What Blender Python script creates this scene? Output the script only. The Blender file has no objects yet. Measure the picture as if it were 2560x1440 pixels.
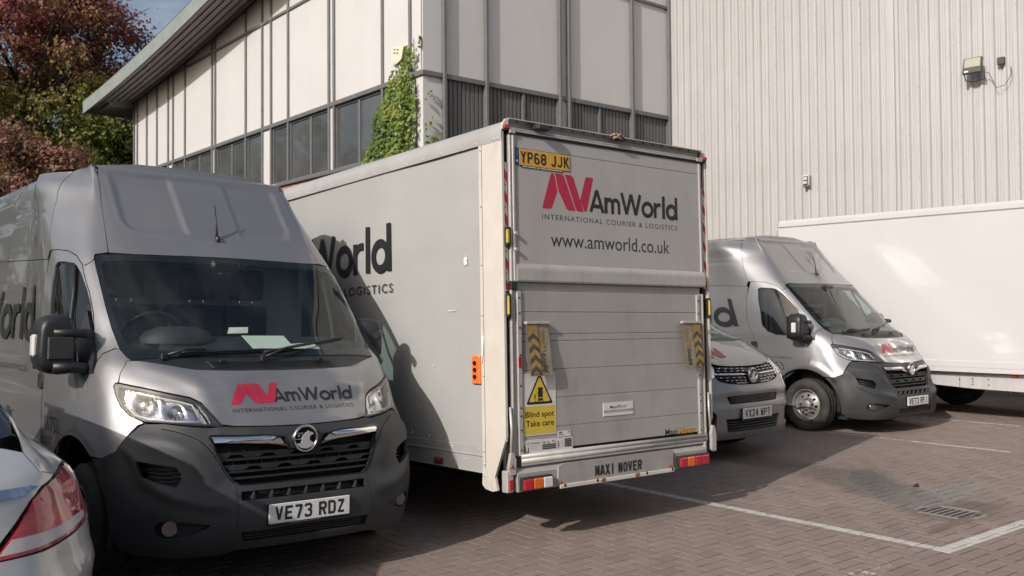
import bpy, math, random
import numpy as np
from mathutils import Vector, Matrix, noise
from mathutils.geometry import delaunay_2d_cdt
R = math.radians
rng = random.Random(7)
scn = bpy.context.scene
COL = scn.collection

# ------------------------------------------------------------------ camera
cam_d = bpy.data.cameras.new('camera'); cam = bpy.data.objects.new('camera', cam_d); COL.objects.link(cam)
scn.camera = cam
YAW, PIT, ROL = R(50.54), R(1.348), R(-.417)
fw = Vector((math.cos(YAW)*math.cos(PIT), math.sin(YAW)*math.cos(PIT), math.sin(PIT)))
rt = Vector((math.sin(YAW), -math.cos(YAW), 0)); up = rt.cross(fw)
rt2 = math.cos(ROL)*rt+math.sin(ROL)*up; up2 = -math.sin(ROL)*rt+math.cos(ROL)*up
m3 = Matrix((rt2, up2, -fw)).transposed()
cam.matrix_world = Matrix.Translation((0, 0, 1.605)) @ m3.to_4x4()
cam_d.sensor_width = 36; cam_d.lens = 36*2330.68/2560
cam_d.clip_start = .05; cam_d.clip_end = 600
cam_d.dof.use_dof = True; cam_d.dof.focus_distance = 6.2; cam_d.dof.aperture_fstop = 5.0

# ------------------------------------------------------------------ sky and sun
SUN = Vector((-.8418, -.2155, .4949)).normalized()      # towards the sun
world = bpy.data.worlds.new('World'); scn.world = world; world.use_nodes = True
wn, wl = world.node_tree.nodes, world.node_tree.links
bg = wn['Background']
sky = wn.new('ShaderNodeTexSky'); sky.sky_type = 'NISHITA'; sky.sun_disc = False
sky.sun_elevation = R(29.66); sky.sun_rotation = math.atan2(SUN.x, SUN.y)
sky.air_density = 1.0; sky.dust_density = 4.0; sky.ozone_density = 1.0
tc = wn.new('ShaderNodeTexCoord'); mp = wn.new('ShaderNodeMapping'); mp.inputs['Scale'].default_value = (1.6, 1.6, 5)
nz = wn.new('ShaderNodeTexNoise'); nz.inputs['Scale'].default_value = 1.7; nz.inputs['Detail'].default_value = 7; nz.inputs['Roughness'].default_value = .58
rp = wn.new('ShaderNodeValToRGB'); rp.color_ramp.elements[0].position = .50; rp.color_ramp.elements[1].position = .74
rp.color_ramp.elements[1].color = (.8, .8, .8, 1)
mx = wn.new('ShaderNodeMix'); mx.data_type = 'RGBA'; mx.inputs['B'].default_value = (5.2, 5.2, 5.3, 1)
wl.new(tc.outputs['Generated'], mp.inputs[0]); wl.new(mp.outputs[0], nz.inputs['Vector']); wl.new(nz.outputs['Fac'], rp.inputs[0])
wl.new(rp.outputs[0], mx.inputs['Factor']); wl.new(sky.outputs[0], mx.inputs['A']); wl.new(mx.outputs['Result'], bg.inputs[0])
bg.inputs[1].default_value = .098
sl = bpy.data.lights.new('sun', 'SUN'); so = bpy.data.objects.new('sun', sl); COL.objects.link(so)
so.rotation_euler = SUN.to_track_quat('Z', 'Y').to_euler(); sl.energy = 3.1; sl.angle = R(.53); sl.color = (1, .95, .90)
scn.view_settings.view_transform = 'Standard'; scn.view_settings.look = 'None'
scn.view_settings.exposure = 0.28; scn.view_settings.gamma = 1
scn.render.engine = 'CYCLES'
scn.cycles.max_bounces = 8; scn.cycles.transparent_max_bounces = 12
scn.cycles.use_denoising = True
scn.cycles.caustics_reflective = False; scn.cycles.caustics_refractive = False

# ------------------------------------------------------------------ helpers
def tag(o, label=None, cat=None, group=None, kind=None):
    if label: o['label'] = label
    if cat: o['category'] = cat
    if group: o['group'] = group
    if kind: o['kind'] = kind
    return o
def thing(name, label, cat, loc=(0, 0, 0), rot=None, group=None):
    o = bpy.data.objects.new(name, None); COL.objects.link(o); o.empty_display_size = .2
    if rot is not None: o.matrix_world = Matrix.Translation(loc) @ rot.to_4x4()
    else: o.location = loc
    return tag(o, label, cat, group)
def obj(name, me, parent=None, mat=None, kind=None, label=None, loc=None):
    o = bpy.data.objects.new(name, me); COL.objects.link(o)
    if mat is not None and not me.materials: me.materials.append(mat)
    if parent is not None: o.parent = parent
    if kind: o['kind'] = kind
    if label: o['label'] = label
    if loc is not None: o.location = loc
    return o
def mrot(yaw, rx, ry):
    return Matrix.Rotation(R(yaw), 3, 'Z') @ Matrix.Rotation(R(rx), 3, 'X') @ Matrix.Rotation(R(ry), 3, 'Y')
class MB:
    def __init__(s): s.v = []; s.f = []; s.sm = []
    def add(s, vs, fs, smooth=False):
        n = len(s.v); s.v += [tuple(p) for p in vs]; s.f += [tuple(i+n for i in f) for f in fs]; s.sm += [smooth]*len(fs); return s
    def box(s, x0, x1, y0, y1, z0, z1, b=0, M=None):
        if b <= 0:
            V = [(x, y, z) for x in (x0, x1) for y in (y0, y1) for z in (z0, z1)]
            F = [(0, 1, 3, 2), (4, 6, 7, 5), (0, 4, 5, 1), (2, 3, 7, 6), (0, 2, 6, 4), (1, 5, 7, 3)]
        else:
            b = min(b, (x1-x0)*.45, (y1-y0)*.45, (z1-z0)*.45)
            V = []; idx = {}
            cx, cy, cz = (x0+x1)/2, (y0+y1)/2, (z0+z1)/2; h = ((x1-x0)/2, (y1-y0)/2, (z1-z0)/2)
            for sx in (-1, 1):
                for sy in (-1, 1):
                    for sz in (-1, 1):
                        for k in range(3):
                            p = [h[0]-b, h[1]-b, h[2]-b]; p[k] += b
                            idx[(sx, sy, sz, k)] = len(V); V.append((cx+sx*p[0], cy+sy*p[1], cz+sz*p[2]))
            F = []
            for k in range(3):
                a, c = (k+1) % 3, (k+2) % 3
                for sg in (-1, 1):
                    q = []
                    for (sa, sc) in ((-1, -1), (1, -1), (1, 1), (-1, 1)):
                        t = [0, 0, 0]; t[k] = sg; t[a] = sa; t[c] = sc; q.append(idx[tuple(t)+(k,)])
                    F.append(tuple(q if sg > 0 else q[::-1]))
            for k in range(3):
                a, c = (k+1) % 3, (k+2) % 3
                for sa in (-1, 1):
                    for sc in (-1, 1):
                        t = [0, 0, 0]; t[a] = sa; t[c] = sc; t[k] = -1; l = tuple(t); t[k] = 1; r_ = tuple(t)
                        q = (idx[l+(a,)], idx[l+(c,)], idx[r_+(c,)], idx[r_+(a,)])
                        F.append(q if sa*sc > 0 else q[::-1])
            for key in [(a, b2, c) for a in (-1, 1) for b2 in (-1, 1) for c in (-1, 1)]:
                q = tuple(idx[key+(k,)] for k in range(3)); F.append(q if key[0]*key[1]*key[2] > 0 else q[::-1])
        if M is not None: V = [tuple(M @ Vector(p)) for p in V]
        return s.add(V, F)
    def tube(s, pts, r, n=8, r1=None, cap=True):
        P = [Vector(p) for p in pts]; rs = [r]*len(P) if r1 is None else [r+(r1-r)*i/(len(P)-1) for i in range(len(P))]
        if isinstance(r, (list, tuple)): rs = r
        V = []; F = []; u = None
        for i, p in enumerate(P):
            d = (P[min(i+1, len(P)-1)]-P[max(i-1, 0)]).normalized()
            if u is None: u = d.orthogonal().normalized()
            u = (u-d*u.dot(d)).normalized(); w = d.cross(u)
            for k in range(n):
                a = 2*math.pi*k/n; V.append(p+rs[i]*(math.cos(a)*u+math.sin(a)*w))
        for i in range(len(P)-1):
            for k in range(n):
                k2 = (k+1) % n; F.append((i*n+k, i*n+k2, (i+1)*n+k2, (i+1)*n+k))
        s.add(V, F, True)
        if cap: 
            m = len(s.v)-len(V); s.f += [tuple(m+k for k in range(n))[::-1], tuple(m+(len(P)-1)*n+k for k in range(n))]; s.sm += [False, False]
        return s
    def lathe(s, prof, axis='x', n=32, c=(0, 0, 0), smooth=True):
        V = []; F = []; L = len(prof)
        for k in range(n):
            a = 2*math.pi*k/n
            for (t, r) in prof:
                p = (t, r*math.cos(a), r*math.sin(a)) if axis == 'x' else ((r*math.cos(a), t, r*math.sin(a)) if axis == 'y' else (r*math.cos(a), r*math.sin(a), t))
                V.append((p[0]+c[0], p[1]+c[1], p[2]+c[2]))
        for k in range(n):
            k2 = (k+1) % n
            for i in range(L-1): F.append((k*L+i, k*L+i+1, k2*L+i+1, k2*L+i) if axis != 'y' else (k*L+i+1, k*L+i, k2*L+i, k2*L+i+1))
        return s.add(V, F, smooth)
    def prism(s, poly, axis, a0, a1):
        """poly in the two other axes extruded along axis (0,1,2)"""
        def P(p, t):
            q = list(p); q.insert(axis, t); return tuple(q)
        n = len(poly); V = [P(p, a0) for p in poly]+[P(p, a1) for p in poly]
        F = [(i, (i+1) % n, n+(i+1) % n, n+i) for i in range(n)]
        tri = delaunay_2d_cdt([Vector(p) for p in poly], [], [list(range(n))], 1, 1e-6)
        s.add(V, F)
        if len(tri[0]) == n:
            s.add([P(p, a0) for p in tri[0]], [tuple(f)[::-1] for f in tri[2]]); s.add([P(p, a1) for p in tri[0]], [tuple(f) for f in tri[2]])
        else:
            s.add([P(p, a0) for p in poly], [tuple(range(n))[::-1]]); s.add([P(p, a1) for p in poly], [tuple(range(n))])
        return s
    def mesh(s, name='m', fix=True):
        me = bpy.data.meshes.new(name); me.from_pydata(s.v, [], s.f); me.polygons.foreach_set('use_smooth', s.sm)
        me.validate(); me.update()
        if fix:
            import bmesh
            b = bmesh.new(); b.from_mesh(me); bmesh.ops.recalc_face_normals(b, faces=b.faces); b.to_mesh(me); b.free()
        return me
    def put(s, name, mat, parent=None, **k): return obj(name, s.mesh(name), parent, mat, **k)

# ------------------------------------------------------------------ materials
def nodes(name):
    m = bpy.data.materials.new(name); m.use_nodes = True; return m, m.node_tree.nodes, m.node_tree.links, m.node_tree.nodes['Principled BSDF']
def mat(name, col, rough=.5, metal=0, coat=0, coat_r=.05, noise_s=0, noise_a=.1, bump=0, bump_s=200, spec=.5, dirt=None, emit=None, rough_v=0):
    """base colour with fine procedural variation, roughness variation and micro bump"""
    m, n, l, p = nodes(name)
    p.inputs['Base Color'].default_value = (*col, 1); p.inputs['Roughness'].default_value = rough; p.inputs['Metallic'].default_value = metal
    p.inputs['Coat Weight'].default_value = coat; p.inputs['Coat Roughness'].default_value = coat_r; p.inputs['Specular IOR Level'].default_value = spec
    tcn = n.new('ShaderNodeTexCoord')
    if noise_s:
        nt = n.new('ShaderNodeTexNoise'); nt.inputs['Scale'].default_value = noise_s; nt.inputs['Detail'].default_value = 6; nt.inputs['Roughness'].default_value = .65
        l.new(tcn.outputs['Object'], nt.inputs['Vector'])
        cr = n.new('ShaderNodeValToRGB'); cr.color_ramp.elements[0].position = .3; cr.color_ramp.elements[1].position = .7
        cr.color_ramp.elements[0].color = (*[c*(1-noise_a) for c in col], 1); cr.color_ramp.elements[1].color = (*[min(1, c*(1+noise_a)) for c in col], 1)
        l.new(nt.outputs['Fac'], cr.inputs[0]); out = cr.outputs[0]
        if rough_v:
            mr = n.new('ShaderNodeMapRange'); mr.inputs['To Min'].default_value = rough-rough_v; mr.inputs['To Max'].default_value = rough+rough_v
            l.new(nt.outputs['Fac'], mr.inputs[0]); l.new(mr.outputs[0], p.inputs['Roughness'])
        if dirt:
            n2 = n.new('ShaderNodeTexNoise'); n2.inputs['Scale'].default_value = dirt[1]; n2.inputs['Detail'].default_value = 8; n2.inputs['Roughness'].default_value = .7
            if len(dirt) > 4:
                mpn = n.new('ShaderNodeMapping'); mpn.inputs['Scale'].default_value = dirt[4]; l.new(tcn.outputs['Object'], mpn.inputs[0]); l.new(mpn.outputs[0], n2.inputs['Vector'])
            else: l.new(tcn.outputs['Object'], n2.inputs['Vector'])
            r2 = n.new('ShaderNodeValToRGB'); r2.color_ramp.elements[0].position = dirt[2]; r2.color_ramp.elements[1].position = dirt[2]+.2
            mv = n.new('ShaderNodeMath'); mv.operation = 'MULTIPLY'; mv.inputs[1].default_value = dirt[3]; l.new(n2.outputs['Fac'], r2.inputs[0]); l.new(r2.outputs[0], mv.inputs[0])
            mm = n.new('ShaderNodeMix'); mm.data_type = 'RGBA'; mm.inputs['B'].default_value = (*dirt[0], 1); l.new(mv.outputs[0], mm.inputs['Factor']); l.new(out, mm.inputs['A']); out = mm.outputs['Result']
        l.new(out, p.inputs['Base Color'])
    if bump:
        nb = n.new('ShaderNodeTexNoise'); nb.inputs['Scale'].default_value = bump_s; nb.inputs['Detail'].default_value = 3
        l.new(tcn.outputs['Object'], nb.inputs['Vector']); bp = n.new('ShaderNodeBump'); bp.inputs['Strength'].default_value = bump; bp.inputs['Distance'].default_value = .004
        l.new(nb.outputs['Fac'], bp.inputs['Height']); l.new(bp.outputs[0], p.inputs['Normal'])
    if emit: p.inputs['Emission Color'].default_value = (*emit[0], 1); p.inputs['Emission Strength'].default_value = emit[1]
    return m
def glass_mat(name, tint, rough=.0, ior=1.5, boost=1.0, dust=.0):
    m, n, l, p = nodes(name); n.remove(p); out = n['Material Output']
    tr = n.new('ShaderNodeBsdfTransparent'); tr.inputs[0].default_value = (*tint, 1)
    gl = n.new('ShaderNodeBsdfGlossy'); gl.inputs['Roughness'].default_value = rough
    lw = n.new('ShaderNodeLayerWeight'); pw = n.new('ShaderNodeMath'); pw.operation = 'POWER'; pw.inputs[1].default_value = 5; l.new(lw.outputs['Facing'], pw.inputs[0])
    mu = n.new('ShaderNodeMath'); mu.operation = 'MULTIPLY_ADD'; mu.inputs[1].default_value = .9*boost; mu.inputs[2].default_value = .075*boost; mu.use_clamp = True
    lw.inputs[0].default_value = .5; ms = n.new('ShaderNodeMixShader'); l.new(pw.outputs[0], mu.inputs[0]); l.new(mu.outputs[0], ms.inputs[0]); l.new(tr.outputs[0], ms.inputs[1]); l.new(gl.outputs[0], ms.inputs[2])
    last = ms.outputs[0]
    if dust:
        df = n.new('ShaderNodeBsdfDiffuse'); df.inputs[0].default_value = (.5, .47, .43, 1)
        nt = n.new('ShaderNodeTexNoise'); nt.inputs['Scale'].default_value = 3; nt.inputs['Detail'].default_value = 8
        t2 = n.new('ShaderNodeTexCoord'); l.new(t2.outputs['Object'], nt.inputs['Vector'])
        mr = n.new('ShaderNodeMapRange'); mr.inputs['From Min'].default_value = .3; mr.inputs['From Max'].default_value = .75; mr.inputs['To Max'].default_value = dust; l.new(nt.outputs['Fac'], mr.inputs[0])
        m2 = n.new('ShaderNodeMixShader'); l.new(mr.outputs[0], m2.inputs[0]); l.new(last, m2.inputs[1]); l.new(df.outputs[0], m2.inputs[2]); last = m2.outputs[0]
    l.new(last, out.inputs[0]); return m
M_ = {}
M_['silver'] = mat('silver_paint', (.265, .265, .272), .40, .62, coat=.9, coat_r=.03, noise_s=1200, noise_a=.05, dirt=((.28, .25, .22), 2.2, .5, .18))
M_['darkgap'] = mat('dark_gap', (.012, .012, .013), .7)
M_['plastic'] = mat('grey_bumper_plastic', (.031, .033, .035), .5, noise_s=3, noise_a=.14, bump=.25, bump_s=900, dirt=((.085, .08, .072), 2.0, .5, .35), rough_v=.06)
M_['black'] = mat('black_plastic', (.017, .018, .019), .42, noise_s=8, noise_a=.2, bump=.15, bump_s=600, rough_v=.06)
M_['gloss_black'] = mat('gloss_black', (.008, .008, .009), .08)
M_['chrome'] = mat('chrome', (.72, .72, .73), .07, 1.0, noise_s=20, noise_a=.03)
M_['reflector'] = mat('lamp_reflector', (.82, .82, .83), .12, 1.0, bump=.6, bump_s=70)
M_['lamp_dark'] = mat('fog_lamp_glass', (.16, .16, .165), .12, .6, coat=.5)
M_['rust'] = mat('rust', (.30, .105, .04), .85, noise_s=40, noise_a=.45, bump=.4, bump_s=120)
M_['badge'] = mat('badge_silver', (.72, .72, .74), .3, .55)
M_['rubber'] = mat('tyre_rubber', (.022, .021, .020), .78, noise_s=9, noise_a=.25, bump=.3, bump_s=160, dirt=((.075, .065, .055), 6, .45, .6))
M_['rim'] = mat('steel_rim', (.26, .25, .24), .46, .45, noise_s=14, noise_a=.18, dirt=((.10, .07, .05), 10, .5, .6))
M_['glass'] = glass_mat('van_glass', (.70, .80, .78), dust=.012)
M_['sideglass'] = glass_mat('side_glass', (.55, .64, .62), dust=.015, boost=1.3)
M_['lens'] = glass_mat('clear_lens', (.93, .93, .93), boost=1.2, dust=.06)
M_['frit'] = mat('glass_frit_black', (.01, .01, .011), .2)
M_['seat'] = mat('seat_cloth', (.02, .022, .026), .85, noise_s=60, noise_a=.25)
M_['cabgrey'] = mat('cab_lining_grey', (.42, .42, .40), .8, noise_s=4, noise_a=.1)
M_['dash'] = mat('dash_plastic', (.03, .031, .033), .6, noise_s=8, noise_a=.2, bump=.2, bump_s=300)
M_['paper'] = mat('white_paper', (.75, .74, .68), .8, noise_s=12, noise_a=.03)
M_['ink'] = mat('black_print', (.018, .019, .021), .4)
M_['ink2'] = mat('charcoal_print', (.03, .032, .034), .4)
M_['redink'] = mat('crimson_print', (.42, .018, .055), .38)
M_['white'] = mat('white_plate', (.72, .71, .69), .35, noise_s=30, noise_a=.04)
M_['yellow'] = mat('yellow_plate', (.62, .33, .04), .4, noise_s=30, noise_a=.05)
M_['blue'] = mat('blue_band', (.01, .05, .2), .4)
M_['red_lens'] = mat('red_lens', (.42, .012, .03), .12, coat=.6, noise_s=40, noise_a=.2)
M_['orange_lens'] = mat('orange_lens', (.62, .13, .01), .15, coat=.5, noise_s=40, noise_a=.15)
M_['clear_lens'] = mat('white_lens', (.62, .60, .60), .2, coat=.5, noise_s=40, noise_a=.06)

# ------------------------------------------------------------------ text
PLATE = {  # stroke glyphs in a 50 x 79 cell, 14 wide strokes given by their centre lines
 'V': [[(7, 79), (25, 4)], [(43, 79), (25, 4)]], 'E': [[(7, 0), (7, 79)], [(7, 72), (46, 72)], [(7, 40), (42, 40)], [(7, 7), (46, 7)]],
 '7': [[(3, 72), (45, 72)], [(43, 74), (20, 0)]], '3': [[(5, 62), (12, 72), (36, 72), (43, 64), (43, 49), (34, 41), (22, 41)], [(34, 41), (43, 32), (43, 15), (35, 7), (12, 7), (5, 18)]],
 'R': [[(7, 0), (7, 79)], [(7, 72), (36, 72), (43, 64), (43, 48), (36, 39), (7, 39)], [(26, 39), (44, 0)]],
 'D': [[(7, 0), (7, 79)], [(7, 72), (34, 72), (43, 62), (43, 17), (34, 7), (7, 7)]], 'Z': [[(5, 72), (44, 72)], [(42, 74), (8, 5)], [(6, 7), (46, 7)]],
 'F': [[(7, 0), (7, 79)], [(7, 72), (46, 72)], [(7, 40), (40, 40)]], 'J': [[(40, 79), (40, 18), (32, 7), (14, 7), (6, 18)]],
 'Y': [[(6, 79), (25, 40)], [(44, 79), (25, 40)], [(25, 42), (25, 0)]], 'P': [[(7, 0), (7, 79)], [(7, 72), (36, 72), (43, 64), (43, 46), (36, 37), (7, 37)]],
 '6': [[(40, 64), (33, 72), (16, 72), (7, 62), (7, 17), (16, 7), (34, 7), (43, 17), (43, 32), (34, 41), (10, 41)]],
 '8': [[(16, 41), (8, 49), (8, 64), (16, 72), (34, 72), (42, 64), (42, 49), (34, 41), (16, 41), (7, 32), (7, 16), (16, 7), (34, 7), (43, 16), (43, 32), (34, 41)]],
 'K': [[(7, 0), (7, 79)], [(42, 79), (10, 36)], [(19, 46), (44, 0)]], 'X': [[(6, 79), (44, 0)], [(44, 79), (6, 0)]],
 '2': [[(6, 60), (14, 72), (35, 72), (43, 62), (43, 48), (8, 9)], [(4, 7), (46, 7)]], '4': [[(34, 0), (34, 79)], [(34, 76), (6, 24)], [(3, 22), (47, 22)]],
 'M': [[(8, 0), (8, 79)], [(9, 76), (25, 14)], [(41, 76), (25, 14)], [(42, 79), (42, 0)]], 'A': [[(5, 0), (21, 78)], [(45, 0), (29, 78)], [(14, 22), (36, 22)]], 'I': [[(25, 0), (25, 79)]],
 'O': [[(21, 74), (13, 68), (8, 54), (8, 26), (13, 11), (21, 5)], [(29, 74), (37, 68), (42, 54), (42, 26), (37, 11), (29, 5)]],
 'W': [[(5, 79), (14, 2)], [(25, 60), (14, 2)], [(25, 60), (36, 2)], [(45, 79), (36, 2)]], 'T': [[(25, 0), (25, 72)], [(2, 72), (48, 72)]]}
def stroke_mesh(mb, pts, w, P, k):
    """flat mitred ribbon; P maps (u, v, layer) to 3D"""
    pts = [Vector(p) for p in pts]; n = len(pts); L = []; Rr = []
    closed = (pts[0]-pts[-1]).length < 1e-6
    for i in range(n):
        if closed and i in (0, n-1): d0 = (pts[-1]-pts[-2]).normalized(); d1 = (pts[1]-pts[0]).normalized()
        else:
            d0 = (pts[i]-pts[i-1]).normalized() if i > 0 else (pts[1]-pts[0]).normalized(); d1 = (pts[i+1]-pts[i]).normalized() if i < n-1 else d0
        t = (d0+d1).normalized(); nn = Vector((-t.y, t.x)); c = max(.5, nn.dot(Vector((-d0.y, d0.x)))); h = w/2/c
        L.append(pts[i]+nn*h); Rr.append(pts[i]-nn*h)
    V = [P(p.x, p.y, k) for p in L]+[P(p.x, p.y, k) for p in Rr]
    mb.add(V, [(n+i, n+i+1, i+1, i) for i in range(n-1)])
class Glyphs:
    def __init__(s): s.L = []
    def put(s, name, mat, parent=None, **k):
        for mb in s.L: o = mb.put('letter', mat, parent, **k)
        return o
def plate_text(txt, H, P, sw=14):
    """number plate lettering centred on 0, height H; P maps (x, z, layer)"""
    gl_ = Glyphs(); s = H/79; adv = 61; W = sum(33 if c == ' ' else adv for c in txt)-11; x = -W/2; k = 0
    for ch in txt:
        if ch == ' ': x += 33; continue
        mb = MB(); gl_.L.append(mb)
        for st in PLATE[ch]:
            stroke_mesh(mb, [((x+a)*s, (b-39.5)*s) for a, b in st], sw*s, P, k % 4); k += 1
        x += adv
    return gl_
def arc(cx, cy, rx, ry, a0, a1, n=14): return [(cx+rx*math.cos(R(a0+(a1-a0)*i/n)), cy+ry*math.sin(R(a0+(a1-a0)*i/n))) for i in range(n+1)]
# geometric wordmark letters, cap height 1, x height .70, stroke .17
WM = {'A': (.82, [[(.07, 0), (.41, .98)], [(.75, 0), (.41, .98)], [(.2, .27), (.62, .27)]]),
 'm': (.93, [[(.085, 0), (.085, .71)], [(.085, .40)]+arc(.275, .42, .185, .21, 175, 0)+[(.46, 0)], [(.46, .40)]+arc(.65, .42, .185, .21, 175, 0)+[(.835, 0)]]),
 'W': (1.22, [[(.07, 1), (.34, .05)], [(.61, .97), (.34, .05)], [(.61, .97), (.88, .05)], [(1.15, 1), (.88, .05)]]),
 'o': (.76, [arc(.38, .35, .285, .29, 0, 360, 28)]), 'r': (.47, [[(.085, 0), (.085, .71)], [(.085, .36)]+arc(.33, .37, .245, .26, 170, 88)+[(.43, .63)]]),
 'l': (.27, [[(.135, 0), (.135, 1.06)]]), 'd': (.78, [arc(.36, .35, .27, .29, 0, 360, 28), [(.675, 0), (.675, 1.06)]])}
def wordmark(txt, x0, x1, z0, H, P, w=.195):
    gl_ = Glyphs(); tot = sum(WM[c][0] for c in txt); sx = (x1-x0)/tot; x = 0; k = 0
    for ch in txt:
        mb = MB(); gl_.L.append(mb)
        for st in WM[ch][1]:
            pts = [(x0+(x+a)*sx, z0+b*H) for a, b in st]
            q = []
            for a, b in zip(pts[:-1], pts[1:]):
                m = max(1, int(math.hypot(b[0]-a[0], b[1]-a[1])/(H*.25)))
                q += [(a[0]+(b[0]-a[0])*i/m, a[1]+(b[1]-a[1])*i/m) for i in range(m)]
            stroke_mesh(mb, q+[pts[-1]], w*H*(.92 if abs(pts[0][0]-pts[-1][0]) > .02*H else 1), P, k % 5); k += 1
        x += WM[ch][0]
    return gl_
BARS = [[(0, .03), (.02, 0), (.15, 0), (.18, .03), (.29, .50), (.235, .97), (.20, 1), (.17, .97)],
        [(.25, 1), (.38, 1), (.42, .95), (.635, .01), (.50, 0), (.46, .05), (.31, .52)], [(.435, 1), (.55, 1), (.60, .95), (.80, 0), (.68, 0), (.645, .04)],
        [(.87, 1), (.98, 1), (1, .97), (.86, .04), (.825, 0), (.81, .03), (.73, .33), (.84, .97)]]
def bars(x0, x1, z0, z1, P):
    mb = MB()
    for k, b in enumerate(BARS):
        pts = [(x0+u*(x1-x0), z0+v*(z1-z0)) for u, v in b]; q = []
        for i in range(len(pts)):
            a, c = pts[i], pts[(i+1) % len(pts)]; m = max(1, int(math.hypot(a[0]-c[0], a[1]-c[1])/((z1-z0)*.2)))
            q += [Vector((a[0]+(c[0]-a[0])*j/m, a[1]+(c[1]-a[1])*j/m)) for j in range(m)]
        r = delaunay_2d_cdt(q, [], [list(range(len(q)))], 1, 1e-6)
        mb.add([P(p.x, p.y, 0) for p in r[0]], [tuple(f) for f in r[2]])
    return mb
def font_mesh(txt, x0, x1, z0, z1, P, off=0, shear=0, space=1.0, flip=False):
    """built-in font laid into the box x0..x1, z0..z1 (letters' own bounding box)"""
    cu = bpy.data.curves.new('t', 'FONT'); cu.body = txt; cu.offset = off; cu.shear = shear; cu.space_character = space; cu.resolution_u = 3
    o = bpy.data.objects.new('t', cu); COL.objects.link(o); dg = bpy.context.evaluated_depsgraph_get(); me = bpy.data.meshes.new_from_object(o.evaluated_get(dg))
    bpy.data.objects.remove(o); bpy.data.curves.remove(cu)
    co = np.empty(len(me.vertices)*3); me.vertices.foreach_get('co', co); co = co.reshape(-1, 3)
    lo, hi = co.min(0), co.max(0); mb = MB()
    V = [P(x0+(x1-x0)*(c[0]-lo[0])/(hi[0]-lo[0]), z0+(z1-z0)*(c[1]-lo[1])/(hi[1]-lo[1]), 0) for c in co]
    par = list(range(len(co)))
    def find(i):
        while par[i] != i: par[i] = par[par[i]]; i = par[i]
        return i
    polys = [tuple(p.vertices) for p in me.polygons]; bpy.data.meshes.remove(me)
    for f in polys:
        for a in f[1:]: par[find(a)] = find(f[0])
    comp = {}
    for i in range(len(co)): comp.setdefault(find(i), []).append(i)
    iv = sorted([min(co[i][0] for i in c), max(co[i][0] for i in c), r] for r, c in comp.items()); groups = []
    for a, b, r in iv:
        if groups and a < groups[-1][1]-.25*(b-a): groups[-1][1] = max(b, groups[-1][1]); groups[-1][2].append(r)
        else: groups.append([a, b, [r]])
    if (z1-z0) < .032:
        mb.add(V, polys); pt = mb.put; mb.put = lambda *a_, **k_: pt(*a_, kind='stuff', **k_); return mb
    gl_ = Glyphs()
    for a, b, rs_ in groups:
        ids = [i for r in rs_ for i in comp[r]]; mp_ = {i: j for j, i in enumerate(ids)}; m2 = MB(); m2.add([V[i] for i in ids], [tuple(mp_[i] for i in f) for f in polys if f[0] in mp_]); gl_.L.append(m2)
    return gl_
def flatP(y, dx=.0003):  # rear/front facing sheet at local y, facing -y
    return lambda x, z, k: (x, y-.0004*k, z)
# ------------------------------------------------------------------ vehicle skins: lofted contours, panels cut from them
def crom(X, Y, x):
    n = len(X); i = 0
    while i < n-2 and x > X[i+1]: i += 1
    x = min(max(x, X[0]-.2), X[-1]); h = X[i+1]-X[i]
    def sl(k):
        if k == 0: return (Y[1]-Y[0])/(X[1]-X[0])
        if k == n-1: return (Y[-1]-Y[-2])/(X[-1]-X[-2])
        h0 = X[k]-X[k-1]; h1 = X[k+1]-X[k]
        return ((Y[k]-Y[k-1])/h0*h1+(Y[k+1]-Y[k])/h1*h0)/(h0+h1)
    t = (x-X[i])/h; t2 = t*t; t3 = t2*t
    return (2*t3-3*t2+1)*Y[i]+(t3-2*t2+t)*h*sl(i)+(-2*t3+3*t2)*Y[i+1]+(t3-t2)*h*sl(i+1)
def pip(x, y, poly):
    c = False; j = len(poly)-1
    for i in range(len(poly)):
        xi, yi = poly[i]; xj, yj = poly[j]
        if (yi > y) != (yj > y) and x < (xj-xi)*(y-yi)/(yj-yi)+xi: c = not c
        j = i
    return c
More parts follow.
